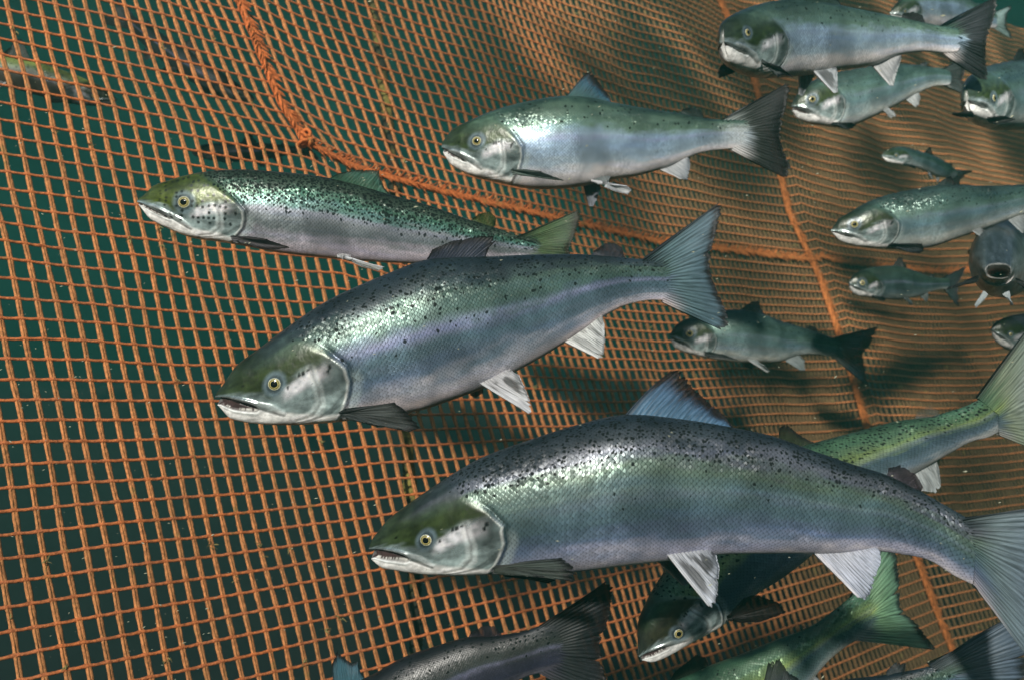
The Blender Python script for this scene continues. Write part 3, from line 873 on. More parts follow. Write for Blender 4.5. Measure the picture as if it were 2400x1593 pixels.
# ---- E: top right, head turned to the camera
E = build_fish('salmon', 'stout black tailed salmon in the top corner, white chin turned to the viewer', GRP,
               [(1690, 66, 1695, 128), (1703, 46, 1712, 152), (1728, 30, 1738, 168), (1760, 16, 1768, 179), (1800, 6, 1806, 183), (1850, 0, 1850, 181), (1920, 6, 1910, 174), (1985, 18, 1973, 165), (2036, 29, 2042, 154),
                (2111, 42, 2105, 131), (2165, 54, 2165, 122), (2205, 61, 2210, 124), (2240, 64, 2245, 122)],
               [1.86, 1.885, 1.915, 1.945, 1.975, 2.0, 2.03, 2.06, 2.09, 2.13, 2.17, 2.20, 2.22], pal='pale', hl_frac=.25, mouth=.45, quality=1.0, eye_px=(1752, 78), eye_r=.0078, spots=(.3, .1, .35), seed=29, wfac=.58,
               spot_kw=dict(spot_scale=80.0, spot_thr=.26, spot_density=.4, scales=110, glint=.4), head_dark=.85)
fin(E, 'dorsal_fin', [(1873, 5), (1970, 18)], [(1910, -52), (1930, -50), (1955, -15), (1973, 12)], pal=((.05, .09, .07), (.03, .05, .05)), seed=1)
fin(E, 'adipose_fin', [(2111, 46), (2165, 58)], [(2116, 32), (2140, 27), (2162, 36), (2168, 52)], pal=((.03, .03, .035), (.02, .02, .02)), edge=None, nrays=8)
fin(E, 'pectoral_fin', [(1724, 168), (1712, 150)], [(1685, 184), (1680, 172), (1687, 157), (1697, 148)], off=(-.03, -.04), pal=((.03, .03, .03), (.015, .015, .015)), seed=2, nrays=9)
fin(E, 'pectoral_fin', [(1794, 146), (1800, 158)], [(1830, 158), (1862, 183), (1838, 175), (1824, 182), (1812, 168)], off=(.06, .085), pal=((.10, .12, .12), (.06, .07, .07)), seed=3, nrays=9)
fin(E, 'pelvic_fin', [(1873, 174), (1907, 170)], [(1872, 222), (1880, 228), (1894, 204), (1908, 180)], off=(-.01, -.03), pal=((.20, .22, .25), (.32, .35, .38)), edge=None, lead=WHT, dark_rays=.7, seed=4, nrays=9)
fin(E, 'pelvic_fin', [(1908, 170), (1960, 162)], [(1954, 219), (1965, 221), (1964, 190), (1962, 170)], off=(.015, .04), pal=((.35, .38, .40), (.5, .54, .56)), edge=None, lead=WHT, dark_rays=.9, seed=5, nrays=9)
fin(E, 'anal_fin', [(2042, 151), (2111, 127)], [(2086, 202), (2095, 203), (2104, 165), (2112, 138)], pal=((.45, .46, .46), (.14, .15, .16)), edge=(.4, .42, .42), lead=(.6, .6, .6), seed=6)
fin(E, 'tail_fin', [(2205, 61), (2262, 94), (2215, 130)], [(2338, -8), (2338, 20), (2326, 60), (2312, 92), (2312, 140), (2316, 190), (2300, 186)], pal=((.04, .045, .05), (.013, .013, .015)), edge=(.012, .012, .012), seed=7, nrays=25, thin=.02)

# ---- F: right edge
Fi = build_fish('salmon', 'dark backed salmon, flank striped yellowish, cut by right edge above the gaping one', GRP,
                [(1948, 532, 1946, 551), (1966, 513, 1966, 564), (1988, 500, 1988, 573), (2023, 479, 2023, 580), (2076, 458, 2076, 584), (2135, 445, 2130, 585), (2188, 436, 2180, 580), (2237, 434, 2237, 561), (2311, 436, 2311, 535),
                 (2400, 433, 2400, 502), (2470, 430, 2470, 480), (2510, 432, 2510, 476)],
                [2.1, 2.12, 2.2], pal='dim', hl=148, mouth=.6, quality=.9, eye_px=(2003, 527), eye_r=.0080, spots=(.3, .2, .5), seed=31, head_dark=.8, spot_kw=dict(glint=.7))
auto_fins(Fi, ('adipose', 'anal', 'pelvic', 'pectoral', 'tail'))
fin(Fi, 'dorsal_fin', [(2188, 440), (2237, 440)], [(2220, 416), (2230, 413), (2236, 426), (2240, 436)], pal=((.03, .06, .06), (.02, .025, .025)), seed=2)

# ---- G: small fish mid right
G = build_fish('salmon', 'small blue green salmon, forehead under the tail of the middle silvery blue one', GRP,
               [(1570, 776, 1568, 802), (1590, 757, 1585, 817), (1620, 744, 1615, 829), (1660, 733, 1655, 838), (1720, 725, 1710, 847), (1790, 737, 1780, 849), (1835, 754, 1828, 847), (1884, 768, 1868, 833), (1930, 784, 1915, 830), (1965, 796, 1955, 836)],
               [2.5, 2.52, 2.6], pal='dim', hl=104, mouth=.7, quality=.8, eye_px=(1616, 780), eye_r=.0095, spots=(.5, .1, .2), seed=37, head_dark=.75, spot_kw=dict(glint=.35))
fin(G, 'dorsal_fin', [(1731, 728), (1790, 742)], [(1765, 707), (1779, 704), (1783, 722), (1793, 738)], pal=((.03, .055, .065), (.02, .035, .05)), seed=1)
fin(G, 'adipose_fin', [(1886, 772), (1916, 781)], [(1890, 764), (1902, 763), (1914, 768), (1917, 778)], pal=((.02, .025, .025), (.02, .02, .02)), edge=None, nrays=7)
fin(G, 'anal_fin', [(1837, 843), (1869, 830)], [(1877, 868), (1888, 868), (1887, 845), (1878, 836)], pal=((.30, .34, .34), (.18, .22, .22)), edge=None, seed=3)
fin(G, 'pelvic_fin', [(1756, 845), (1773, 845)], [(1798, 872), (1807, 870), (1790, 856)], off=(.015, .03), pal=((.25, .28, .28), (.3, .33, .33)), edge=None, lead=(.5, .5, .5), seed=4, nrays=8)
fin(G, 'pelvic_fin', [(1742, 845), (1758, 846)], [(1745, 860), (1765, 866), (1766, 852)], off=(-.015, -.03), pal=((.10, .10, .10), (.08, .08, .08)), edge=None, seed=5, nrays=8)
fin(G, 'pectoral_fin', [(1660, 826), (1662, 833)], [(1695, 830), (1732, 844), (1700, 838)], off=(.05, .07), pal=((.03, .035, .035), (.03, .03, .03)), seed=6, nrays=8)
fin(G, 'tail_fin', [(1950, 793), (1975, 818), (1957, 840)], [(2058, 765), (2052, 785), (2042, 805), (2022, 830), (2025, 855), (2037, 903), (2026, 898)], pal=((.04, .07, .08), (.02, .035, .055)), edge=(.01, .01, .01), seed=7, nrays=19)

# ---- H: behind the big fish
Hf = build_fish('salmon', 'dark headed salmon bending down behind the largest one, jaws pointing to the bottom', GRP,
                [(1491, 1522, 1503, 1558), (1495, 1470, 1545, 1546), (1518, 1404, 1620, 1505), (1548, 1353, 1690, 1466), (1600, 1275, 1760, 1400), (1660, 1195, 1830, 1355), (1740, 1115, 1905, 1295), (1820, 1060, 1985, 1220),
                 (1914, 1035, 2070, 1150), (2008, 1010, 2148, 1105), (2101, 986, 2218, 1066), (2195, 972, 2280, 1033), (2265, 950, 2320, 1022), (2305, 930, 2350, 1006)],
                [1.46, 1.50, 1.56, 1.60, 1.62], pal='green', hl=205, mouth=1.0, quality=1.1, eye_px=(1591, 1484), eye_r=.0072, spots=(.12, .3, .9), seed=41, head_dark=.95, olive=(.045, .042, .026),
                spot_kw=dict(spot_scale=105.0, spot_thr=.34, spot_density=.7, scales=104))
fin(Hf, 'dorsal_fin', [(1822, 1062), (1914, 1045)], [(1828, 1000), (1840, 992), (1852, 998), (1868, 1014), (1896, 1031), (1914, 1038)], pal=((.04, .06, .03), (.02, .022, .015)), seed=1)
fin(Hf, 'adipose_fin', [(2143, 986), (2199, 975)], [(2150, 962), (2181, 949), (2200, 960), (2202, 970)], pal=((.10, .12, .11), (.10, .12, .11)), edge=None, thin=.35, nrays=7)
fin(Hf, 'anal_fin', [(2140, 1108), (2195, 1078)], [(2160, 1150), (2193, 1155), (2207, 1140), (2200, 1096)], pal=((.42, .46, .46), (.40, .44, .44)), edge=None, lead=(.5, .5, .5), seed=3, dark_rays=.3)
fin(Hf, 'pectoral_fin', [(1712, 1440), (1718, 1452)], [(1745, 1400), (1772, 1390), (1823, 1408), (1847, 1434), (1782, 1456), (1740, 1458)], off=(.05, .07), pal=((.012, .012, .012), (.014, .012, .010)), edge=(.012, .010, .010), seed=4, nrays=11)
fin(Hf, 'tail_fin', [(2296, 925), (2345, 965), (2348, 1022)], [(2452, 715), (2445, 790), (2425, 870), (2420, 930), (2450, 1000), (2480, 1075)], pal=((.20, .24, .14), (.17, .22, .22)), edge=(.03, .035, .03), seed=5, nrays=25, thin=.05)

# ---- J: fish at the bottom, palette darkened to stand for the big fish's shade
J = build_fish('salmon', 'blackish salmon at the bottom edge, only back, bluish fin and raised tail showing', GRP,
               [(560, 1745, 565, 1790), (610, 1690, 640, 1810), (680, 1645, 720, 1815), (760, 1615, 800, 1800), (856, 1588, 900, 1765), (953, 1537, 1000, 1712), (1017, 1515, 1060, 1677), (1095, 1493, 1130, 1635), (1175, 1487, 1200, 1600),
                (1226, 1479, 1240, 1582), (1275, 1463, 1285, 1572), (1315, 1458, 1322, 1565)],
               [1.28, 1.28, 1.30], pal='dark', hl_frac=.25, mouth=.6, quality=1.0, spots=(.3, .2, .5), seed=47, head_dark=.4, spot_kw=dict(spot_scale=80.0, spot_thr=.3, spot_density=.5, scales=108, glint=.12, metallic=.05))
fin(J, 'dorsal_fin', [(785, 1622), (862, 1594)], [(779, 1553), (789, 1523), (808, 1542), (824, 1552), (837, 1546), (848, 1590)], pal=((.06, .15, .19), (.06, .14, .18)), edge=(.015, .02, .025), seed=1)
fin(J, 'adipose_fin', [(1095, 1498), (1172, 1492)], [(1103, 1482), (1135, 1463), (1160, 1466), (1176, 1486)], pal=((.03, .025, .035), (.03, .028, .035)), edge=None, thin=.12, nrays=8)
fin(J, 'tail_fin', [(1272, 1463), (1315, 1510), (1272, 1580)], [(1421, 1361), (1438, 1372), (1433, 1434), (1416, 1486), (1408, 1506), (1414, 1553), (1426, 1605), (1436, 1670)], pal=((.03, .037, .037), (.013, .015, .02)), edge=(.014, .010, .010), seed=2, nrays=25, thin=.02)
auto_fins(J, ('anal', 'pelvic', 'pectoral'))

# ---- K: green fish at the bottom
K = build_fish('salmon', 'bright green salmon leaving the bottom edge, its green tail fin under the largest one', GRP,
               [(1180, 1850, 1190, 1890), (1250, 1785, 1290, 1920), (1340, 1725, 1400, 1915), (1450, 1660, 1530, 1870), (1561, 1602, 1650, 1800), (1650, 1565, 1740, 1735), (1739, 1532, 1820, 1670), (1823, 1497, 1890, 1605),
                (1908, 1462, 1950, 1539), (1960, 1425, 1985, 1512), (1995, 1398, 2014, 1496), (2035, 1378, 2052, 1478)],
               [1.70, 1.70, 1.74], pal='leaf', hl_frac=.25, mouth=.6, quality=1.0, spots=(.7, .0, .2), seed=53, spot_kw=dict(glint=.45, scales=104))
fin(K, 'dorsal_fin', [(1561, 1608), (1650, 1571)], [(1585, 1570), (1607, 1552), (1633, 1531), (1654, 1538), (1661, 1558)], pal=((.025, .035, .02), (.02, .025, .015)), seed=1)
fin(K, 'adipose_fin', [(1852, 1490), (1902, 1470)], [(1852, 1466), (1872, 1443), (1893, 1448), (1902, 1462)], pal=((.12, .18, .16), (.14, .2, .18)), edge=None, thin=.5, nrays=7)
fin(K, 'tail_fin', [(1995, 1398), (2048, 1430), (2016, 1500)], [(2088, 1252), (2104, 1300), (2111, 1387), (2110, 1421), (2153, 1463), (2198, 1518), (2190, 1522)], pal=((.19, .34, .17), (.12, .25, .18)), edge=(.012, .02, .02), seed=2, nrays=25, thin=.04, edge_w=.1)
auto_fins(K, ('anal', 'pelvic', 'pectoral'))

# ---- L: bottom right corner
Lf = build_fish('salmon', 'blue grey salmon in the bottom corner, only its back and fanned tail showing', GRP,
                [(1450, 1850, 1460, 1890), (1540, 1780, 1580, 1910), (1660, 1710, 1720, 1890), (1800, 1640, 1860, 1840), (1900, 1605, 1950, 1790), (2000, 1590, 2050, 1740), (2080, 1580, 2130, 1695), (2150, 1567, 2190, 1655), (2200, 1556, 2235, 1640), (2255, 1546, 2280, 1630)],
                [1.42, 1.40, 1.38], pal='teal', hl_frac=.25, mouth=.6, quality=1.0, spots=(.3, .2, .6), seed=59, spot_kw=dict(spot_scale=80.0, spot_thr=.3, spot_density=.5, scales=104))
auto_fins(Lf, ('dorsal', 'adipose', 'anal', 'pelvic', 'pectoral'))
fin(Lf, 'tail_fin', [(2185, 1552), (2250, 1580), (2240, 1640)], [(2385, 1436), (2420, 1428), (2440, 1500), (2405, 1570), (2440, 1640), (2440, 1720)], pal=((.15, .19, .20), (.08, .12, .18)), edge=(.02, .025, .03), seed=2, nrays=25, thin=.03)

# ---- M: under E
Mf = build_fish('salmon', 'hazy green salmon with open mouth, half hidden beneath the stout one in the top corner', GRP,
                [(1856, 236, 1854, 268), (1872, 215, 1873, 281), (1895, 196, 1905, 291), (1930, 178, 1945, 297), (1990, 165, 1990, 297), (2050, 155, 2045, 275), (2100, 150, 2095, 250), (2150, 153, 2150, 220), (2185, 158, 2190, 203), (2222, 162, 2225, 200)],
                [2.50, 2.55, 2.65], pal='dim', hl_frac=.26, mouth=1.0, quality=.8, eye_px=(1903, 234), eye_r=.009, spots=(.4, .2, .3), seed=61, spot_kw=dict(glint=.3))
auto_fins(Mf, ('dorsal', 'adipose', 'pelvic', 'tail', 'anal', 'pectoral'), tail_tone=(.04, .05, .05))

# ---- N: facing the viewer, top right
Nf = build_fish('salmon', 'pale faced salmon heading at the viewer, at the right edge behind the black tail', GRP,
                [(2262, 208, 2268, 262), (2278, 182, 2290, 283), (2310, 158, 2325, 300), (2355, 146, 2368, 305), (2405, 142, 2415, 300), (2470, 150, 2480, 270), (2530, 170, 2535, 240), (2560, 180, 2565, 225)],
                [2.30, 2.35, 2.43, 2.52, 2.62, 2.72, 2.80, 2.84], pal='dim', hl_frac=.25, mouth=.6, quality=.8, spots=(.4, .2, .3), seed=67, wfac=.60, spot_kw=dict(glint=.3))
auto_fins(Nf, ('dorsal', 'adipose', 'pelvic', 'tail', 'anal'))
fin(Nf, 'pectoral_fin', [(2268, 262), (2276, 275)], [(2232, 266), (2228, 270), (2250, 276)], off=(.0, .01), pal=((.02, .02, .02), (.015, .015, .015)), seed=3, nrays=8)
fin(Nf, 'pectoral_fin', [(2322, 275), (2328, 290)], [(2352, 272), (2384, 280), (2360, 288), (2335, 292)], off=(.08, .1), pal=((.02, .02, .02), (.015, .015, .015)), seed=4, nrays=8)

# ---- O: behind E's tail
Of = build_fish('salmon', 'faint sea green salmon at the top edge behind the stout one\'s raised tail', GRP,
                [(2085, 25, 2085, 40), (2105, 5, 2105, 52), (2135, -15, 2135, 60), (2180, -30, 2180, 68), (2230, -25, 2230, 68), (2280, 5, 2280, 66), (2315, 28, 2315, 66), (2335, 32, 2335, 66)],
                [2.9, 2.95, 3.0], pal='pale', hl_frac=.25, mouth=.5, quality=.7, spots=(.6, .0, .1), seed=71, spot_kw=dict(glint=.3))
auto_fins(Of, tone=(.10, .16, .15), tail_tone=(.3, .42, .4))

# ---- P, Q, S: small distant ones
Pf = build_fish('salmon', 'tiny pale far salmon curling its bright rear down above the dark backed one', GRP,
                [(2066, 360, 2067, 372), (2082, 350, 2080, 380), (2111, 344, 2108, 386), (2149, 353, 2143, 392), (2180, 362, 2172, 404), (2210, 376, 2195, 414), (2235, 393, 2215, 417), (2247, 402, 2232, 420)],
                [3.2, 3.25, 3.4], pal='dim', hl_frac=.27, mouth=.5, quality=.6, spots=(.6, .0, .1), seed=73, pedglow=.5, spot_kw=dict(glint=.3))
auto_fins(Pf, tone=(.04, .05, .05), sizef=.9)
Qf = build_fish('salmon', 'small dark salmon with a black tail, just below the salmon with the yellowish stripe', GRP,
                [(1990, 655, 1990, 678), (2000, 645, 2004, 690), (2023, 632, 2032, 697), (2064, 624, 2064, 701), (2105, 624, 2105, 702), (2149, 637, 2149, 696), (2179, 648, 2179, 685), (2205, 652, 2205, 678), (2222, 652, 2222, 678)],
                [2.8, 2.85, 2.9], pal='dusk', hl_frac=.28, mouth=.6, quality=.7, spots=(.6, .0, .1), seed=79, head_dark=.5, eye_px=(2021, 664), eye_r=.008, spot_kw=dict(glint=.2))
auto_fins(Qf, ('dorsal', 'adipose', 'pelvic', 'anal', 'pectoral'), tone=(.03, .035, .035), pale=(.1, .12, .12))
fin(Qf, 'tail_fin', [(2208, 653), (2216, 680)], [(2264, 625), (2258, 645), (2246, 664), (2246, 690), (2250, 721), (2240, 714)], pal=((.025, .04, .04), (.015, .022, .025)), seed=4)
Sf = build_fish('salmon', 'blackish salmon nose poking in at the right edge above the raised pale tail', GRP,
                [(2321, 768, 2322, 780), (2335, 755, 2335, 800), (2360, 743, 2360, 818), (2400, 735, 2400, 825), (2460, 735, 2460, 825), (2530, 745, 2530, 810), (2600, 765, 2600, 795)],
                [2.35, 2.4, 2.45], pal='dark', hl_frac=.27, mouth=.7, quality=.6, spots=(.6, .0, .1), seed=83, head_dark=.45, spot_kw=dict(glint=.2))
auto_fins(Sf, tone=(.03, .035, .035))

# ---- R: gaping fish facing the viewer
def gaping_fish():
    """head-on: the skin runs from inside the throat out over the lips and back along the body"""
    root_lab = 'salmon facing the viewer with its mouth gaping wide, at the right edge'
    rings = [  # (x, y, half height px, half width px, depth, colour key, square)
        (2339, 642, 4, 8, 2.035, 'throat'), (2339, 641, 8, 17, 2.025, 'throat'), (2340, 640, 11.5, 24, 2.008, 'gum'), (2340, 638, 14, 27, 1.985, 'lip'), (2340, 636, 16.5, 29.5, 1.976, 'lip'),
        (2339, 632, 25, 35, 1.985, 'face'), (2337, 625, 44, 45, 2.018, 'face'), (2335, 616, 68, 59, 2.07, 'face'), (2336, 612, 79, 65, 2.12, 'face'), (2340, 610, 86, 69, 2.19, 'body'), (2348, 608, 90, 71, 2.28, 'body'),
        (2360, 604, 92, 70, 2.38, 'body'), (2390, 596, 84, 62, 2.50, 'body'), (2425, 588, 66, 46, 2.62, 'body'), (2455, 582, 44, 27, 2.72, 'body'), (2475, 578, 30, 12, 2.78, 'body')]
    M = 72
    R = np.array([r[:5] for r in rings], float)
    kk = np.linspace(0, len(rings) - 1, 110)
    RR = interp_smooth(np.arange(len(rings)), R, kk)
    th = np.linspace(0, 2 * np.pi, M, endpoint=False)
    V = np.zeros((110, M, 3))
    Cc = np.zeros((110, M, 3))
    key = dict(throat=(.16, .05, .04), gum=(.22, .14, .12), lip=(.30, .31, .30), face=(.19, .22, .22), body=(.16, .22, .22))
    kc = np.array([key[r[5]] for r in rings])
    for q in range(110):
        x, y, h, w, d = RR[q]
        lipness = max(0, 1 - abs(kk[q] - 3.5) / 1.6)
        sx = np.cos(th)
        sy = np.sin(th)
        # the open mouth is a trapezoid: flat upper lip, wide corners low down
        tr = 1 + lipness * .10 * np.clip(-sy, 0, 1)
        px = x + w * np.sign(sx) * np.abs(sx) ** (.55 + .45 * (1 - lipness)) * tr
        py = y - h * np.sign(sy) * np.abs(sy) ** (.62 + .38 * (1 - lipness))
        dd = d + .02 * lipness * np.clip(sy, 0, 1) * 0 + np.where(kk[q] < 6, .012 * np.clip(-sy, 0, 1), 0)
        V[q] = np.stack([(px - 1200) / F_PX * dd, dd + 0 * px, (796.5 - py) / F_PX * dd], -1)
        c = np.stack([np.interp(kk[q], np.arange(len(rings)), kc[:, i]) for i in range(3)])
        up = sstep(-.1, .75, sy)[:, None]
        face = np.array([.04, .055, .062])
        low = np.array([.50, .48, .46])
        if kk[q] > 4.3:
            base = c * (1 - up) + face * up
            dn = sstep(-.2, -.8, sy)[:, None]
            base = base * (1 - dn) + low * dn
            ang = np.degrees(np.arctan2(sy, sx))[:, None]
            fold = .5 + .5 * np.sin(ang * .35 + kk[q] * 5.0)
            base = base * (1 - .35 * dn * sstep(.6, .95, fold) * (kk[q] < 9)) * (.75 + .5 * vnoise(ang * .09, ang * 0 + kk[q] * 2.2, 8))
        else:
            dn = sstep(-.1, -.6, sy)[:, None] * (kk[q] < 3.0)
            base = c * (1 - dn) + np.array([.55, .53, .50]) * dn      # pale tongue
            if kk[q] > 2.6:
                base = base * (1 - .45 * up)
        Cc[q] = base
    root = bpy.data.objects.new('salmon', None)
    COL.objects.link(root)
    root['label'], root['category'], root['group'] = root_lab, 'fish', GRP
    loc = V[60].mean(0)
    root.location = loc
    nv = 110 * M
    Vf = V.reshape(-1, 3)
    TTv = np.tile(np.sin(th), (110, 1))
    uv = np.stack([np.repeat(kk[:, None] / 15, M, 1), np.repeat((th[None] / 10), 110, 0)], -1).reshape(-1, 2)
    hd = np.repeat(sstep(10, 8, kk)[:, None], M, 1)
    body = mesh_obj('body', Vf - loc, grid_faces(110, M, True), skin_material('skin_gaping', seed=2.2, glint=.3, scales=80), root,
                    dict(head=hd.reshape(-1), spots=(hd * 0).reshape(-1), shine=(hd * 0 + .3).reshape(-1), glint=(hd * 0 + .3).reshape(-1)), uv, True, Cc.reshape(-1, 3))
    ctr = np.stack([V.mean(1)], 0)[0]
    sel = slice(30, 110)
    fish = dict(root=root, loc=loc, C=ctr[sel], px=proj(ctr[sel]), s=np.arange(80), seed=91)
    fin(fish, 'pectoral_fin', [(2285, 650), (2282, 662)], [(2220, 676), (2216, 680), (2260, 668)], off=(.05, .06), pal=((.02, .022, .022), (.015, .015, .015)), nrays=8)
    fin(fish, 'pectoral_fin', [(2388, 655), (2392, 668)], [(2420, 668), (2440, 690), (2405, 680)], off=(.05, .06), pal=((.02, .022, .022), (.015, .015, .015)), nrays=8)
    fin(fish, 'pelvic_fin', [(2300, 690), (2312, 694)], [(2284, 716), (2287, 722), (2304, 706)], off=(.08, .1), pal=((.45, .5, .5), (.4, .45, .45)), edge=None, nrays=7)
    fin(fish, 'pelvic_fin', [(2354, 694), (2366, 690)], [(2372, 708), (2376, 716), (2368, 716)], off=(.08, .1), pal=((.45, .5, .5), (.4, .45, .45)), edge=None, nrays=7)
    fin(fish, 'dorsal_fin', [(2345, 525), (2362, 520)], [(2352, 488), (2358, 488), (2364, 505)], off=(-.1, -.1), pal=((.03, .05, .06), (.02, .03, .035)), nrays=8)
    fin(fish, 'tail_fin', [(2470, 550), (2472, 605)], [(2540, 520), (2520, 575), (2540, 640)], off=(-.1, -.1), pal=((.03, .05, .06), (.02, .03, .035)), nrays=14)
    for q, a in ((62, math.radians(166)), (62, math.radians(14))):      # eyes far round on the sides of the head
        ci = int(round(a / (2 * math.pi) * M)) % M
        make_eye(fish, V[q, ci], nrm(V[q, ci] - ctr[q]), np.array([0, 0, 1.0]), .007)


gaping_fish()

# ---- outside the net
GO = 'salmon outside the net'
Tf = build_fish('salmon', 'greenish brown salmon outside the net at the left edge, nose to the right', GO,
                [(276, 231, 274, 239), (258, 216, 252, 247), (225, 197, 215, 248), (170, 173, 165, 243), (100, 150, 95, 226), (30, 135, 20, 205), (-60, 120, -70, 185), (-150, 110, -155, 160), (-200, 110, -205, 150)],
                [2.45, 2.45, 2.45], pal='olive', hl_frac=.24, mouth=.5, quality=.7, spots=(.3, .1, .3), seed=97, head_dark=.35, throat=.3, spot_kw=dict(glint=.1, metallic=.05, wet=.3))
auto_fins(Tf, tone=(.05, .06, .05))
Uf = build_fish('salmon', 'dim dark salmon outside the net, slanting up beside the vertical rope', GO,
                [(600, 232, 590, 240), (570, 205, 555, 238), (520, 170, 500, 222), (460, 130, 440, 186), (400, 92, 382, 144), (340, 55, 326, 95), (300, 30, 288, 58)],
                [3.0, 3.05, 3.1], pal='shade', hl_frac=.24, mouth=.5, quality=.5, spots=(.3, .1, .3), seed=101, head_dark=.12, throat=.3, spot_kw=dict(glint=.05, metallic=0.0, wet=.1))
auto_fins(Uf, tone=(.012, .015, .015), pale=(.02, .02, .02))
Vf_ = build_fish('salmon', 'dim dark salmon outside the net, above the back of the speckled one', GO,
                 [(450, 352, 448, 362), (470, 342, 468, 370), (510, 336, 508, 378), (560, 334, 560, 380), (620, 336, 622, 374), (680, 342, 684, 362), (705, 344, 708, 358)],
                 [3.0, 3.0, 3.1], pal='shade', hl_frac=.24, mouth=.5, quality=.5, spots=(.3, .1, .3), seed=103, head_dark=.12, throat=.3, spot_kw=dict(glint=.05, metallic=0.0, wet=.1))
auto_fins(Vf_, tone=(.012, .015, .015), pale=(.02, .02, .02))


# ------------------------------------------------------------------ the net
def dirvp(x, y):
    return nrm(np.array([(x - 1200) / F_PX, 1.0, (796.5 - y) / F_PX]))


P0 = P3(0, 800, 1.72)
ER = dirvp(3500, 880)
EC = dirvp(-1700, -8500)
ER2 = nrm(np.array([(4700 - 1200) / F_PX, 1.0, (796.5 - 872) / F_PX]))


def unit_step(E, px_target, comp):
    lo, hi = 0.001, .2
    for _ in range(50):
        m = (lo + hi) / 2
        d = np.abs(proj(P0 + E * m) - np.array([0, 800]))[comp]
        lo, hi = (m, hi) if d < px_target else (lo, m)
    return lo


CA = unit_step(ER, 48.5, 0)
CB = unit_step(EC, 47.5, 1)
HINGE = None
NN = nrm(np.cross(ER, EC))
if NN[1] > 0:
    NN = -NN                       # towards the camera
NM = np.array([ER, EC, NN]).T


def inv_plane(x, y):
    r = ray(x, y)
    Mx = np.array([ER * CA, EC * CB, -r]).T
    i, j, d = np.linalg.solve(Mx, -P0)
    return i, j


HINGE = float(round(inv_plane(1900, 610)[0]))
rp2 = np.array([inv_plane(*p) for p in [(1670, -60), (1727, 102), (1829, 457), (1900, 610), (1961, 813), (2017, 986), (2154, 1321), (2230, 1560)]])
KI, KJ = inv_plane(711, 335)
hp = np.array([inv_plane(*p) for p in [(711, 335), (833, 396), (1016, 447), (1321, 518), (1544, 569), (1900, 610)]])
vp = np.array([inv_plane(*p) for p in [(520, -90), (548, 0), (600, 130), (650, 244), (711, 335)]])


def warp(i, j):
    """the net is pulled out of its regular grid where the ropes are sewn on"""
    wj = np.interp(i, np.r_[KI - 14, hp[:, 0], 130, 170], np.r_[0, hp[:, 1] - KJ, hp[-1, 1] - KJ, 0])
    jj = j + wj * np.exp(-((j - KJ) / 15.0) ** 2)
    o = np.argsort(vp[:, 1])
    wi = np.interp(j, np.r_[vp[o, 1][0] - 8, vp[o, 1]], np.r_[0, (vp[:, 0] - KI)[o]])
    ii = i + wi * np.exp(-((i - KI) / 11.0) ** 2)
    o2 = np.argsort(rp2[:, 1])
    w2 = np.interp(j, rp2[o2, 1], (rp2[:, 0] - HINGE)[o2])
    ii = ii + w2 * np.exp(-((i - HINGE) / 14.0) ** 2)
    # scallops beside the second rope
    b = np.exp(-np.abs(i - HINGE - 3.5) / 2.5) * np.where(i > HINGE, 1, 0)
    jj = jj + .55 * b * sstep(-24, 0, j)
    return ii, jj


def net_pos(i, j):
    i = np.asarray(i, float)
    j = np.asarray(j, float)
    ii, jj = warp(i, j)
    o2 = np.argsort(rp2[:, 1])
    w2 = np.interp(j, rp2[o2, 1], (rp2[:, 0] - HINGE)[o2])
    edge_i = HINGE + w2          # the line where the wall turns
    p = P0 + ER * (CA * np.minimum(ii, edge_i))[..., None] + ER2 * (CA * .72 * np.maximum(ii - edge_i, 0))[..., None] + EC * (CB * jj)[..., None]
    bul = .05 * (vnoise(ii * .06 + 3, jj * .06 + 9, 5) - .5) + .014 * (vnoise(ii * .23, jj * .2, 6) - .5)
    # billows between the ropes
    pin = np.minimum(1, np.abs(j - KJ) / 8.0)
    return p + NN * (bul * pin)[..., None]


def tubes(path, rad_a, rad_b, A, B, k=6):
    """path (n,m,3): n polylines of m points; cross-section ellipse with half-axes rad_a along A and rad_b along B"""
    n, m, _ = path.shape
    an = np.arange(k) / k * 2 * np.pi
    off = (np.cos(an)[:, None] * A * 1.0)[None, None] * np.broadcast_to(rad_a, (n, m))[..., None, None] + (np.sin(an)[:, None] * B)[None, None] * np.broadcast_to(rad_b, (n, m))[..., None, None]
    V = path[:, :, None, :] + off
    base = np.arange(n)[:, None, None] * (m * k) + np.arange(m - 1)[None, :, None] * k
    q = np.arange(k)[None, None, :]
    q2 = (q + 1) % k
    Fq = np.stack([base + q, base + q2, base + k + q2, base + k + q], -1).reshape(-1, 4)
    return V.reshape(-1, 3), Fq


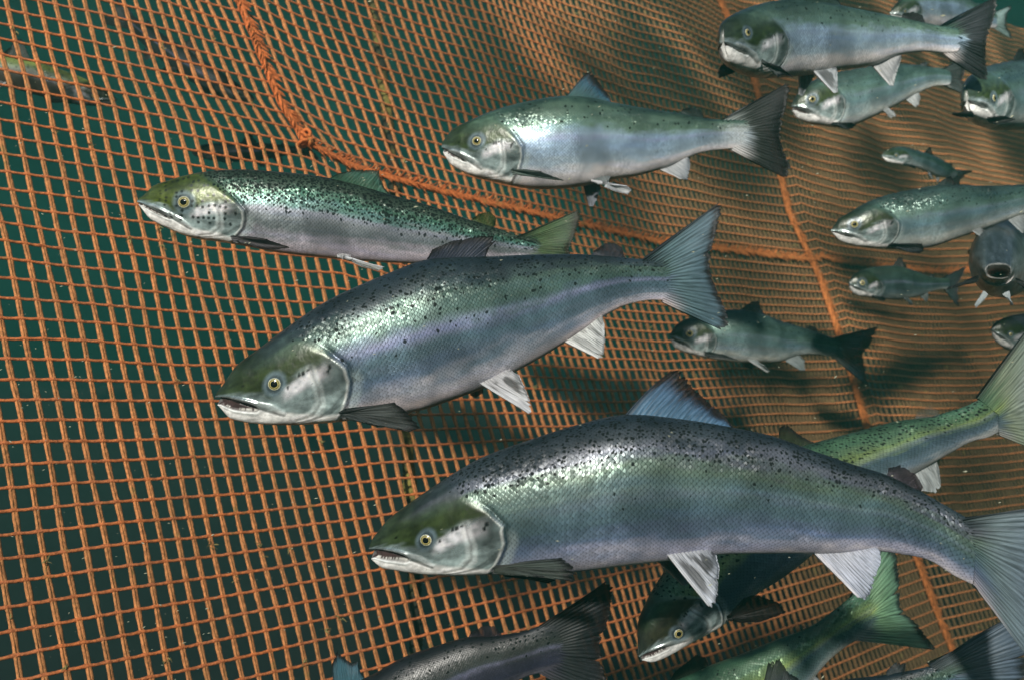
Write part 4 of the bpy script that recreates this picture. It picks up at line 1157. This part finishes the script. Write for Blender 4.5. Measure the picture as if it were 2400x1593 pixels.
def cord_material(name, c0, c1, far_dim, rough=.85):
    k = NT(name)
    geo = k.node("ShaderNodeNewGeometry")
    tc_ = k.node("ShaderNodeTexCoord")
    pos = tc_.outputs["Object"]
    n1 = k.noise(pos, 9.0, 4, .6)
    n2 = k.noise(pos, 130.0, 3, .7)
    n3 = k.noise(pos, 420.0, 2, .7)
    c = k.mix(k.maprange(n1.outputs[0], .35, .68), rgb(c0), rgb(c1))
    c = k.mix(1.0, c, k.maprange(n2.outputs[0], .3, .7, .62, 1.3), 'MULTIPLY')
    # far stretch painted darker and browner, in place of the light falling off
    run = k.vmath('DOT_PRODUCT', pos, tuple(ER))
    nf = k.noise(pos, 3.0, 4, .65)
    far_f = k.maprange(k.math('ADD', run, k.math('MULTIPLY', k.math('SUBTRACT', nf.outputs[0], .5), 1.4)), .9, 2.5)
    c = k.mix(far_f, c, k.mix(1.0, rgb(far_dim), k.maprange(n2.outputs[0], .3, .7, .7, 1.3), 'MULTIPLY'))
    # slime and algae in patches
    n4 = k.noise(pos, 26.0, 3, .65)
    c = k.mix(k.math('MULTIPLY', k.maprange(n4.outputs[0], .60, .74), .55), c, (.20, .17, .05, 1))
    k.put(k.b.inputs["Base Color"], c)
    k.b.inputs["Roughness"].default_value = rough
    k.b.inputs["Specular IOR Level"].default_value = .25
    bmp = k.node("ShaderNodeBump")
    bmp.inputs["Strength"].default_value = .9
    bmp.inputs["Distance"].default_value = .002
    k.put(bmp.inputs["Height"], k.math('ADD', n2.outputs[0], k.math('MULTIPLY', n3.outputs[0], .7)))
    k.put(k.b.inputs["Normal"], bmp.outputs[0])
    return k.m


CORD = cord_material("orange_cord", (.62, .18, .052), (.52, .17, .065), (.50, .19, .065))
BAND = cord_material("far_dimmed_cord", (.56, .22, .075), (.44, .19, .068), (.105, .064, .027))
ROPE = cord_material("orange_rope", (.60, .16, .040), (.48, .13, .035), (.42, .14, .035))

net = bpy.data.objects.new('cage_net', None)
COL.objects.link(net)
net.location = P0
net['label'] = 'orange mesh net wall of the fish cage with thick seam ropes'
net['category'] = 'net'
J0, J1 = -50, 58
I0, I1 = -16, 270


def in_view(p, mx=700, my=420):
    q = proj(p)
    return (p[..., 1] > .2) & (q[..., 0] > -mx) & (q[..., 0] < 2400 + mx) & (q[..., 1] > -my) & (q[..., 1] < 1593 + my)


def build_panel(i0, i1, label):
    Vs, Fs, off = [], [], 0
    Vb, Fb, offb = [], [], 0
    # rows
    sub = 4
    for j in range(J0, J1 + 1):
        ii = np.linspace(i0, i1, (i1 - i0) * sub + 1)
        wob = .05 * (vnoise(ii * .5, ii * 0 + j * 7.3, 11) - .5) + .012 * np.cos(ii * 2 * np.pi)
        p = net_pos(ii, j + wob)
        ok = in_view(p)
        if ok.sum() < 4:
            continue
        a, b = np.where(ok)[0][[0, -1]]
        p = p[a:b + 1][None]
        fr = ii[a:b + 1] - np.round(ii[a:b + 1])
        rad = .0027 * (1 + .45 * np.exp(-(fr / .10) ** 2) + .18 * (vnoise(ii[a:b + 1] * 5, ii[a:b + 1] * 0 + j, 3) - .5))[None]
        far_f = sstep(34, HINGE - 4, ii[a:b + 1])[None]
        rad = rad * (1 + .08 * far_f)
        V, F_ = tubes(p + NN * (.006 * far_f)[..., None], rad, rad * .9, EC, NN)
        Vs.append(V)
        Fs.append(F_ + off)
        off += len(V)
    # columns: a cord in front, a flat band, painted dimmer far off, lashed behind it
    for i in range(i0, i1 + (1 if i1 == I1 else 0)):
        jj = np.linspace(J0, J1, (J1 - J0) * 3 + 1)
        wob = .05 * (vnoise(jj * .6, jj * 0 + i * 3.7, 12) - .5)
        p = net_pos(i + wob, jj)
        ok = in_view(p)
        if ok.sum() < 4:
            continue
        a, b = np.where(ok)[0][[0, -1]]
        p = p[a:b + 1][None]
        rr = .0024 * (1 + .3 * (vnoise(jj[a:b + 1] * 6, jj[a:b + 1] * 0 + i, 4) - .5))[None]
        V, F_ = tubes(p - ER * .0006 - NN * .0002, rr, rr, ER, NN)
        Vb.append(V)
        Fb.append(F_ + offb)
        offb += len(V)
        far_thick = 1 + .55 * sstep(34, HINGE - 4, i)        # far strands thickened so their dimmed tone closes the gaps
        wide = .0051 * far_thick * (1 + .3 * (vnoise(jj[a:b + 1] * 9, jj[a:b + 1] * 0 + i * 2, 14) - .5))[None]
        V, F_ = tubes(p + ER * .0030 - NN * .0026, wide, wide * .80, ER, NN)
        Vb.append(V)
        Fb.append(F_ + offb)
        offb += len(V)
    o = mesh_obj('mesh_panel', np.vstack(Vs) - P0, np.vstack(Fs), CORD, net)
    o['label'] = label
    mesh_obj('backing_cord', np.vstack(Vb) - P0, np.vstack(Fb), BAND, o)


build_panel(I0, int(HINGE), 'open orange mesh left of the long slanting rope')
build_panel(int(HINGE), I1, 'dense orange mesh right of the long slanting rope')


def rope(name, ij, label, rcore=.0075, tuft=.024, n_per_m=330):
    pts = net_pos(np.array([q[0] for q in ij]), np.array([q[1] for q in ij])) + NN * .006
    a = np.concatenate([[0], np.cumsum(np.linalg.norm(np.diff(pts, axis=0), axis=1))])
    n = int(a[-1] / .004)
    q = np.linspace(0, a[-1], n)
    p = np.stack([np.interp(q, a, pts[:, c]) for c in range(3)], -1)
    T = nrm(np.gradient(p, axis=0))
    S1 = nrm(np.cross(T, NN))
    ker = np.ones(9) / 9
    Vs, Fs, off = [], [], 0
    rad = rcore * (1 + .25 * (vnoise(q * 60, q * 0, 8) - .5))
    k = 8
    an = np.arange(k) / k * 2 * np.pi
    V = p[:, None] + (S1[:, None] * np.cos(an)[None, :, None] + NN * np.sin(an)[None, :, None]) * rad[:, None, None]
    Vs.append(V.reshape(-1, 3))
    Fs.append(grid_faces(n, k, True))
    off = n * k
    # hairy chevron lashing
    m = int(a[-1] * n_per_m)
    r = np.random.default_rng(len(ij) * 31 + 5)
    uq = np.sort(r.random(m)) * a[-1]
    idx = np.clip((uq / a[-1] * (n - 1)).astype(int), 0, n - 2)
    for z, ix in enumerate(idx):
        sg = 1 if z % 2 else -1
        c = p[ix]
        t = T[ix]
        s1 = S1[ix] * sg
        ln = tuft * (.55 + .7 * r.random())
        d1 = nrm(t * .75 + s1 * (.45 + .45 * r.random()) + NN * (.3 * r.random()))
        st = c + s1 * rcore * (.0 + .7 * r.random()) + NN * rcore * (.5 + .5 * r.random()) - t * ln * .5
        w = nrm(np.cross(d1, NN))
        w2 = np.cross(d1, w)
        rb = .0021 * (.7 + .7 * r.random())
        L3 = np.array([0, .35, .75, 1.0]) * ln
        R3 = np.array([.9, 1.0, .75, .15]) * rb
        ring = []
        for l_, r_ in zip(L3, R3):
            for aa in (0, 2.094, 4.189):
                ring.append(st + d1 * l_ + (w * math.cos(aa) + w2 * math.sin(aa)) * r_)
        Vs.append(np.array(ring))
        Fs.append(grid_faces(4, 3, True) + off)
        off += 12
    o = mesh_obj(name, np.vstack(Vs) - P0, np.vstack(Fs), ROPE, net)
    o['label'] = label
    return o


rope('seam_rope', [(KI, j) for j in np.linspace(KJ + 14, KJ, 60)], 'upright shaggy rope ending in a knot')
rope('seam_rope', [(i, KJ) for i in np.linspace(KI, 150, 220)], 'shaggy rope running down to the right from the knot')
rope('seam_rope', [(HINGE, j) for j in np.linspace(50, -46, 200)], 'long slanting rope crossing the dense mesh', rcore=.0105, tuft=.024)
kv = net_pos(np.array([KI]), np.array([KJ]))[0] + NN * .012
kn_V, kn_F, ko = [], [], 0
for q in range(9):
    th = np.linspace(0, 2 * np.pi, 30, endpoint=False)
    ax1 = nrm(rng.normal(size=3))
    ax2 = nrm(np.cross(ax1, rng.normal(size=3)))
    cp = kv + (ax1 * np.cos(th)[:, None] + ax2 * np.sin(th)[:, None]) * (.005 + .006 * rng.random()) + rng.normal(size=3) * .007
    tt = nrm(np.roll(cp, -1, 0) - cp)
    sx = nrm(np.cross(tt, np.cross(ax1, ax2)))
    sy = np.cross(tt, sx)
    an = np.arange(6) / 6 * 2 * np.pi
    V = cp[:, None] + (sx[:, None] * np.cos(an)[None, :, None] + sy[:, None] * np.sin(an)[None, :, None]) * .0042
    i_ = np.arange(30)[:, None]
    j_ = np.arange(6)[None]
    f = np.stack([i_ * 6 + j_, ((i_ + 1) % 30) * 6 + j_, ((i_ + 1) % 30) * 6 + (j_ + 1) % 6, i_ * 6 + (j_ + 1) % 6], -1).reshape(-1, 4)
    kn_V.append(V.reshape(-1, 3))
    kn_F.append(f + ko)
    ko += 180
mesh_obj('knot', np.vstack(kn_V) - P0, np.vstack(kn_F), ROPE, net)

# tufts of weed caught on the strands
def weed():
    r = np.random.default_rng(5)
    Vs, Fs, off = [], [], 0
    for q in range(420):
        i, j = r.integers(-8, 110), r.uniform(-46, 50)
        p = net_pos(np.array([float(i)]), np.array([j]))
        if not in_view(p, 200, 200)[0]:
            continue
        for f in range(int(r.integers(3, 9))):
            d = nrm(r.normal(size=3) + NN * .4 + EC * -.5)
            w = nrm(np.cross(d, r.normal(size=3)))
            ln = r.uniform(.004, .013)
            c = p[0] + NN * .003 + r.normal(size=3) * .003
            rw = r.uniform(.0005, .0011)
            V = [c - w * rw, c + w * rw, c + d * ln * .5 + w * rw + NN * .001, c + d * ln * .5 - w * rw + NN * .001, c + d * ln]
            V = V + [v - NN * rw for v in V]
            Vs.append(np.array(V))
            Fs.append(np.array([(0, 1, 2), (0, 2, 3), (3, 2, 4), (5, 7, 6), (5, 8, 7), (8, 9, 7), (0, 5, 1), (1, 5, 6), (1, 6, 2), (2, 6, 7), (0, 3, 5), (3, 8, 5), (2, 7, 4), (4, 7, 9), (3, 4, 8), (4, 9, 8)]) + off)
            off += 10
    k = NT("weed")
    tcn = k.node("ShaderNodeTexCoord")
    n = k.noise(tcn.outputs["Object"], 40.0, 2)
    k.put(k.b.inputs["Base Color"], k.mix(n.outputs[0], (.10, .09, .02, 1), (.34, .27, .10, 1)))
    k.b.inputs["Roughness"].default_value = .9
    o = mesh_obj('algae', np.vstack(Vs) - P0, np.vstack(Fs), k.m, net, smooth=False)
    o['kind'] = 'stuff'


weed()


def hanging_rope():
    path = [(905, -120), (918, 0), (932, 150), (945, 330), (962, 600), (985, 1010), (1003, 1240), (1016, 1500), (1024, 1700)]
    ij = np.array([inv_plane(*q)[:2] for q in path])
    p = net_pos(ij[:, 0], ij[:, 1]) - NN * .05
    a = np.concatenate([[0], np.cumsum(np.linalg.norm(np.diff(p, axis=0), axis=1))])
    n = 420
    q = np.linspace(0, a[-1], n)
    c = interp_smooth(a, p, q)
    T = nrm(np.gradient(c, axis=0))
    S1 = nrm(np.cross(T, NN))
    th = np.arange(14) / 14 * 2 * np.pi
    tw = q[:, None] * 190
    rad = .013 * (1 + .16 * np.cos(3 * (th[None] + tw)) + .5 * (vnoise(q[:, None] * 22 + 0 * th, th[None] * .8 + 0 * q[:, None], 19) - .4))
    V = c[:, None] + (S1[:, None] * np.cos(th)[None, :, None] + NN * np.sin(th)[None, :, None]) * rad[..., None]
    k = NT("weedy_rope")
    tcn = k.node("ShaderNodeTexCoord")
    n1 = k.noise(tcn.outputs["Object"], 7.0, 4, .7)
    n2 = k.noise(tcn.outputs["Object"], 90.0, 3, .7)
    cc = k.mix(k.maprange(n1.outputs[0], .45, .62), (.012, .014, .008, 1), (.20, .165, .035, 1))
    k.put(k.b.inputs["Base Color"], k.mix(1.0, cc, k.maprange(n2.outputs[0], .3, .7, .5, 1.4), 'MULTIPLY'))
    k.b.inputs["Roughness"].default_value = .9
    o = mesh_obj('hanging_rope', V.reshape(-1, 3), grid_faces(n, 14, True), k.m)
    o['label'] = 'weedy dark and yellowish rope hanging down behind the net'
    o['category'] = 'rope'


hanging_rope()

# ------------------------------------------------------------------ specks drifting in the water
def specks():
    r = np.random.default_rng(77)
    Vs, Fs, off = [], [], 0
    for q in range(1100):
        x, y, d = r.uniform(-250, 2650), r.uniform(-200, 1800), r.uniform(.9, 3.0)
        if x < 1000:
            d = r.uniform(1.1, 1.75)
        c = P3(x, y, d)
        ln = r.uniform(.0006, .0022) * (1.6 if r.random() < .15 else 1)
        ax = nrm(np.array([1, r.normal() * .4, r.normal() * .35 + .2]))
        w = nrm(np.cross(ax, r.normal(size=3)))
        w2 = np.cross(ax, w)
        rw = ln * r.uniform(.18, .4)
        V = [c - ax * ln] + [c + (w * math.cos(a) + w2 * math.sin(a)) * rw for a in (0, 1.57, 3.14, 4.71)] + [c + ax * ln]
        Vs.append(np.array(V))
        F_ = [(0, 1, 2), (0, 2, 3), (0, 3, 4), (0, 4, 1), (5, 2, 1), (5, 3, 2), (5, 4, 3), (5, 1, 4)]
        Fs.append(np.array(F_) + off)
        off += 6
    k = NT("speck")
    k.b.inputs["Base Color"].default_value = (.36, .37, .26, 1)
    k.b.inputs["Roughness"].default_value = .7
    o = mesh_obj('floating_particles', np.vstack(Vs), np.vstack(Fs), k.m, None, smooth=False)
    o['kind'] = 'stuff'
    o['label'] = 'pale specks drifting in the water'


specks()

# ------------------------------------------------------------------ added dark floor, sun-patterning surface, water
def dark_backdrop_floor():  # dark floor added, rising far off, to deepen the tone of the lower water
    n = 140
    xs = np.linspace(-1, 1, n)
    gx = np.sign(xs) * np.abs(xs) ** 2.2 * 190
    X, Yv = np.meshgrid(gx, gx + 3, indexing='ij')
    Z = -1.3 + .75 * sstep(4.5, 13, Yv) + .25 * (vnoise(X * .5 + 40, Yv * .5 + 40, 3) - .5) + .12 * (vnoise(X * 1.7 + 90, Yv * 1.7 + 70, 4) - .5)
    k = NT("dark_backdrop")
    tcn = k.node("ShaderNodeTexCoord")
    n1 = k.noise(tcn.outputs["Object"], 3.0, 6, .65)
    k.put(k.b.inputs["Base Color"], k.mix(k.maprange(n1.outputs[0], .35, .65), (.003, .005, .004, 1), (.008, .011, .007, 1)))
    k.b.inputs["Roughness"].default_value = .95
    o = mesh_obj('dark_backdrop_floor', np.stack([X, Yv, Z], -1).reshape(-1, 3), grid_faces(n, n), k.m)
    o['kind'] = 'structure'


dark_backdrop_floor()
SURF_Z = 2.2
PATTERN0, PATTERN1 = -2.3, -1.0


def water_sun_mask():  # unseen sheet added to dapple the sun and dim the right-hand net
    n = 160
    xs = np.linspace(-1, 1, n)
    gx = np.sign(xs) * np.abs(xs) ** 2.2 * 190
    X, Yv = np.meshgrid(gx, gx, indexing='ij')
    Z = SURF_Z + .03 * (vnoise(X * 1.3 + 100, Yv * 1.3 + 100, 3) - .5)
    k = NT("ripple_sun_mask")
    geo = k.node("ShaderNodeNewGeometry")
    dt = k.math('ABSOLUTE', k.vmath('DOT_PRODUCT', geo.outputs["True Normal"], geo.outputs["Incoming"]))
    win = k.maprange(dt, .32, .385)                      # cutoff set so the low sun passes while grazing views are mirrored
    tcn = k.node("ShaderNodeTexCoord")
    pos = tcn.outputs["Object"]
    wrp = k.noise(pos, 1.6, 2, .5)
    pw = k.vmath('ADD', pos, k.vmath('SCALE', k.vmath('SUBTRACT', wrp.outputs["Color"], (.5, .5, .5)), .7))
    mp = k.node("ShaderNodeMapping")
    k.put(mp.inputs[0], pw)
    mp.inputs["Scale"].default_value = (1.0, .45, 1.0)
    mp.inputs["Rotation"].default_value = (0, 0, .5)
    v1 = k.node("ShaderNodeTexVoronoi", feature='DISTANCE_TO_EDGE')
    k.put(v1.inputs["Vector"], mp.outputs[0])
    v1.inputs["Scale"].default_value = 1.25
    band = k.maprange(v1.outputs["Distance"], .0, .17, 1.0, .0)
    big = k.noise(mp.outputs[0], 1.3, 3, .55)
    rip = k.math('ADD', k.math('MULTIPLY', band, .85), k.maprange(big.outputs[0], .44, .62, .10, .50))
    sp = k.node("ShaderNodeSeparateXYZ")
    k.put(sp.inputs[0], pos)
    # patterned and darker where sun heads for the right-hand net, even over the fish
    pattern_f = k.maprange(k.math('ADD', sp.outputs[1], k.math('MULTIPLY', sp.outputs[0], 1.2)), PATTERN0, PATTERN1, 0.0, 1.0)
    lev = k.mix(pattern_f, (.64, .64, .64, 1), rip)
    tr = k.node("ShaderNodeBsdfTransparent")
    k.put(tr.inputs[0], lev)
    gl = k.node("ShaderNodeBsdfGlossy")
    gl.inputs["Color"].default_value = (.75, .85, .85, 1)
    gl.inputs["Roughness"].default_value = .12
    mx = k.node("ShaderNodeMixShader")
    k.put(mx.inputs[0], win)
    k.t.links.new(gl.outputs[0], mx.inputs[1])
    k.t.links.new(tr.outputs[0], mx.inputs[2])
    k.t.links.new(mx.outputs[0], k.out.inputs[0])
    o = mesh_obj('water_sun_mask', np.stack([X, Yv, Z], -1).reshape(-1, 3), grid_faces(n, n), k.m)
    o['kind'] = 'structure'


water_sun_mask()


def haze():
    b = np.array([(x, y, z) for z in (-3.2, SURF_Z - .06) for y in (-14, 150) for x in (-80, 80)], float)
    f = np.array([(0, 2, 3, 1), (4, 5, 7, 6), (0, 1, 5, 4), (2, 6, 7, 3), (0, 4, 6, 2), (1, 3, 7, 5)])
    m = bpy.data.materials.new("water_haze")
    m.use_nodes = True
    nt = m.node_tree
    nt.nodes.clear()
    out = nt.nodes.new("ShaderNodeOutputMaterial")
    pv = nt.nodes.new("ShaderNodeVolumePrincipled")
    pv.inputs["Density"].default_value = .11
    pv.inputs["Color"].default_value = (.022, .112, .088, 1)
    pv.inputs["Anisotropy"].default_value = 0.0
    nt.links.new(pv.outputs[0], out.inputs["Volume"])
    o = mesh_obj('haze', b, f, m, smooth=False)
    o['kind'] = 'stuff'


haze()
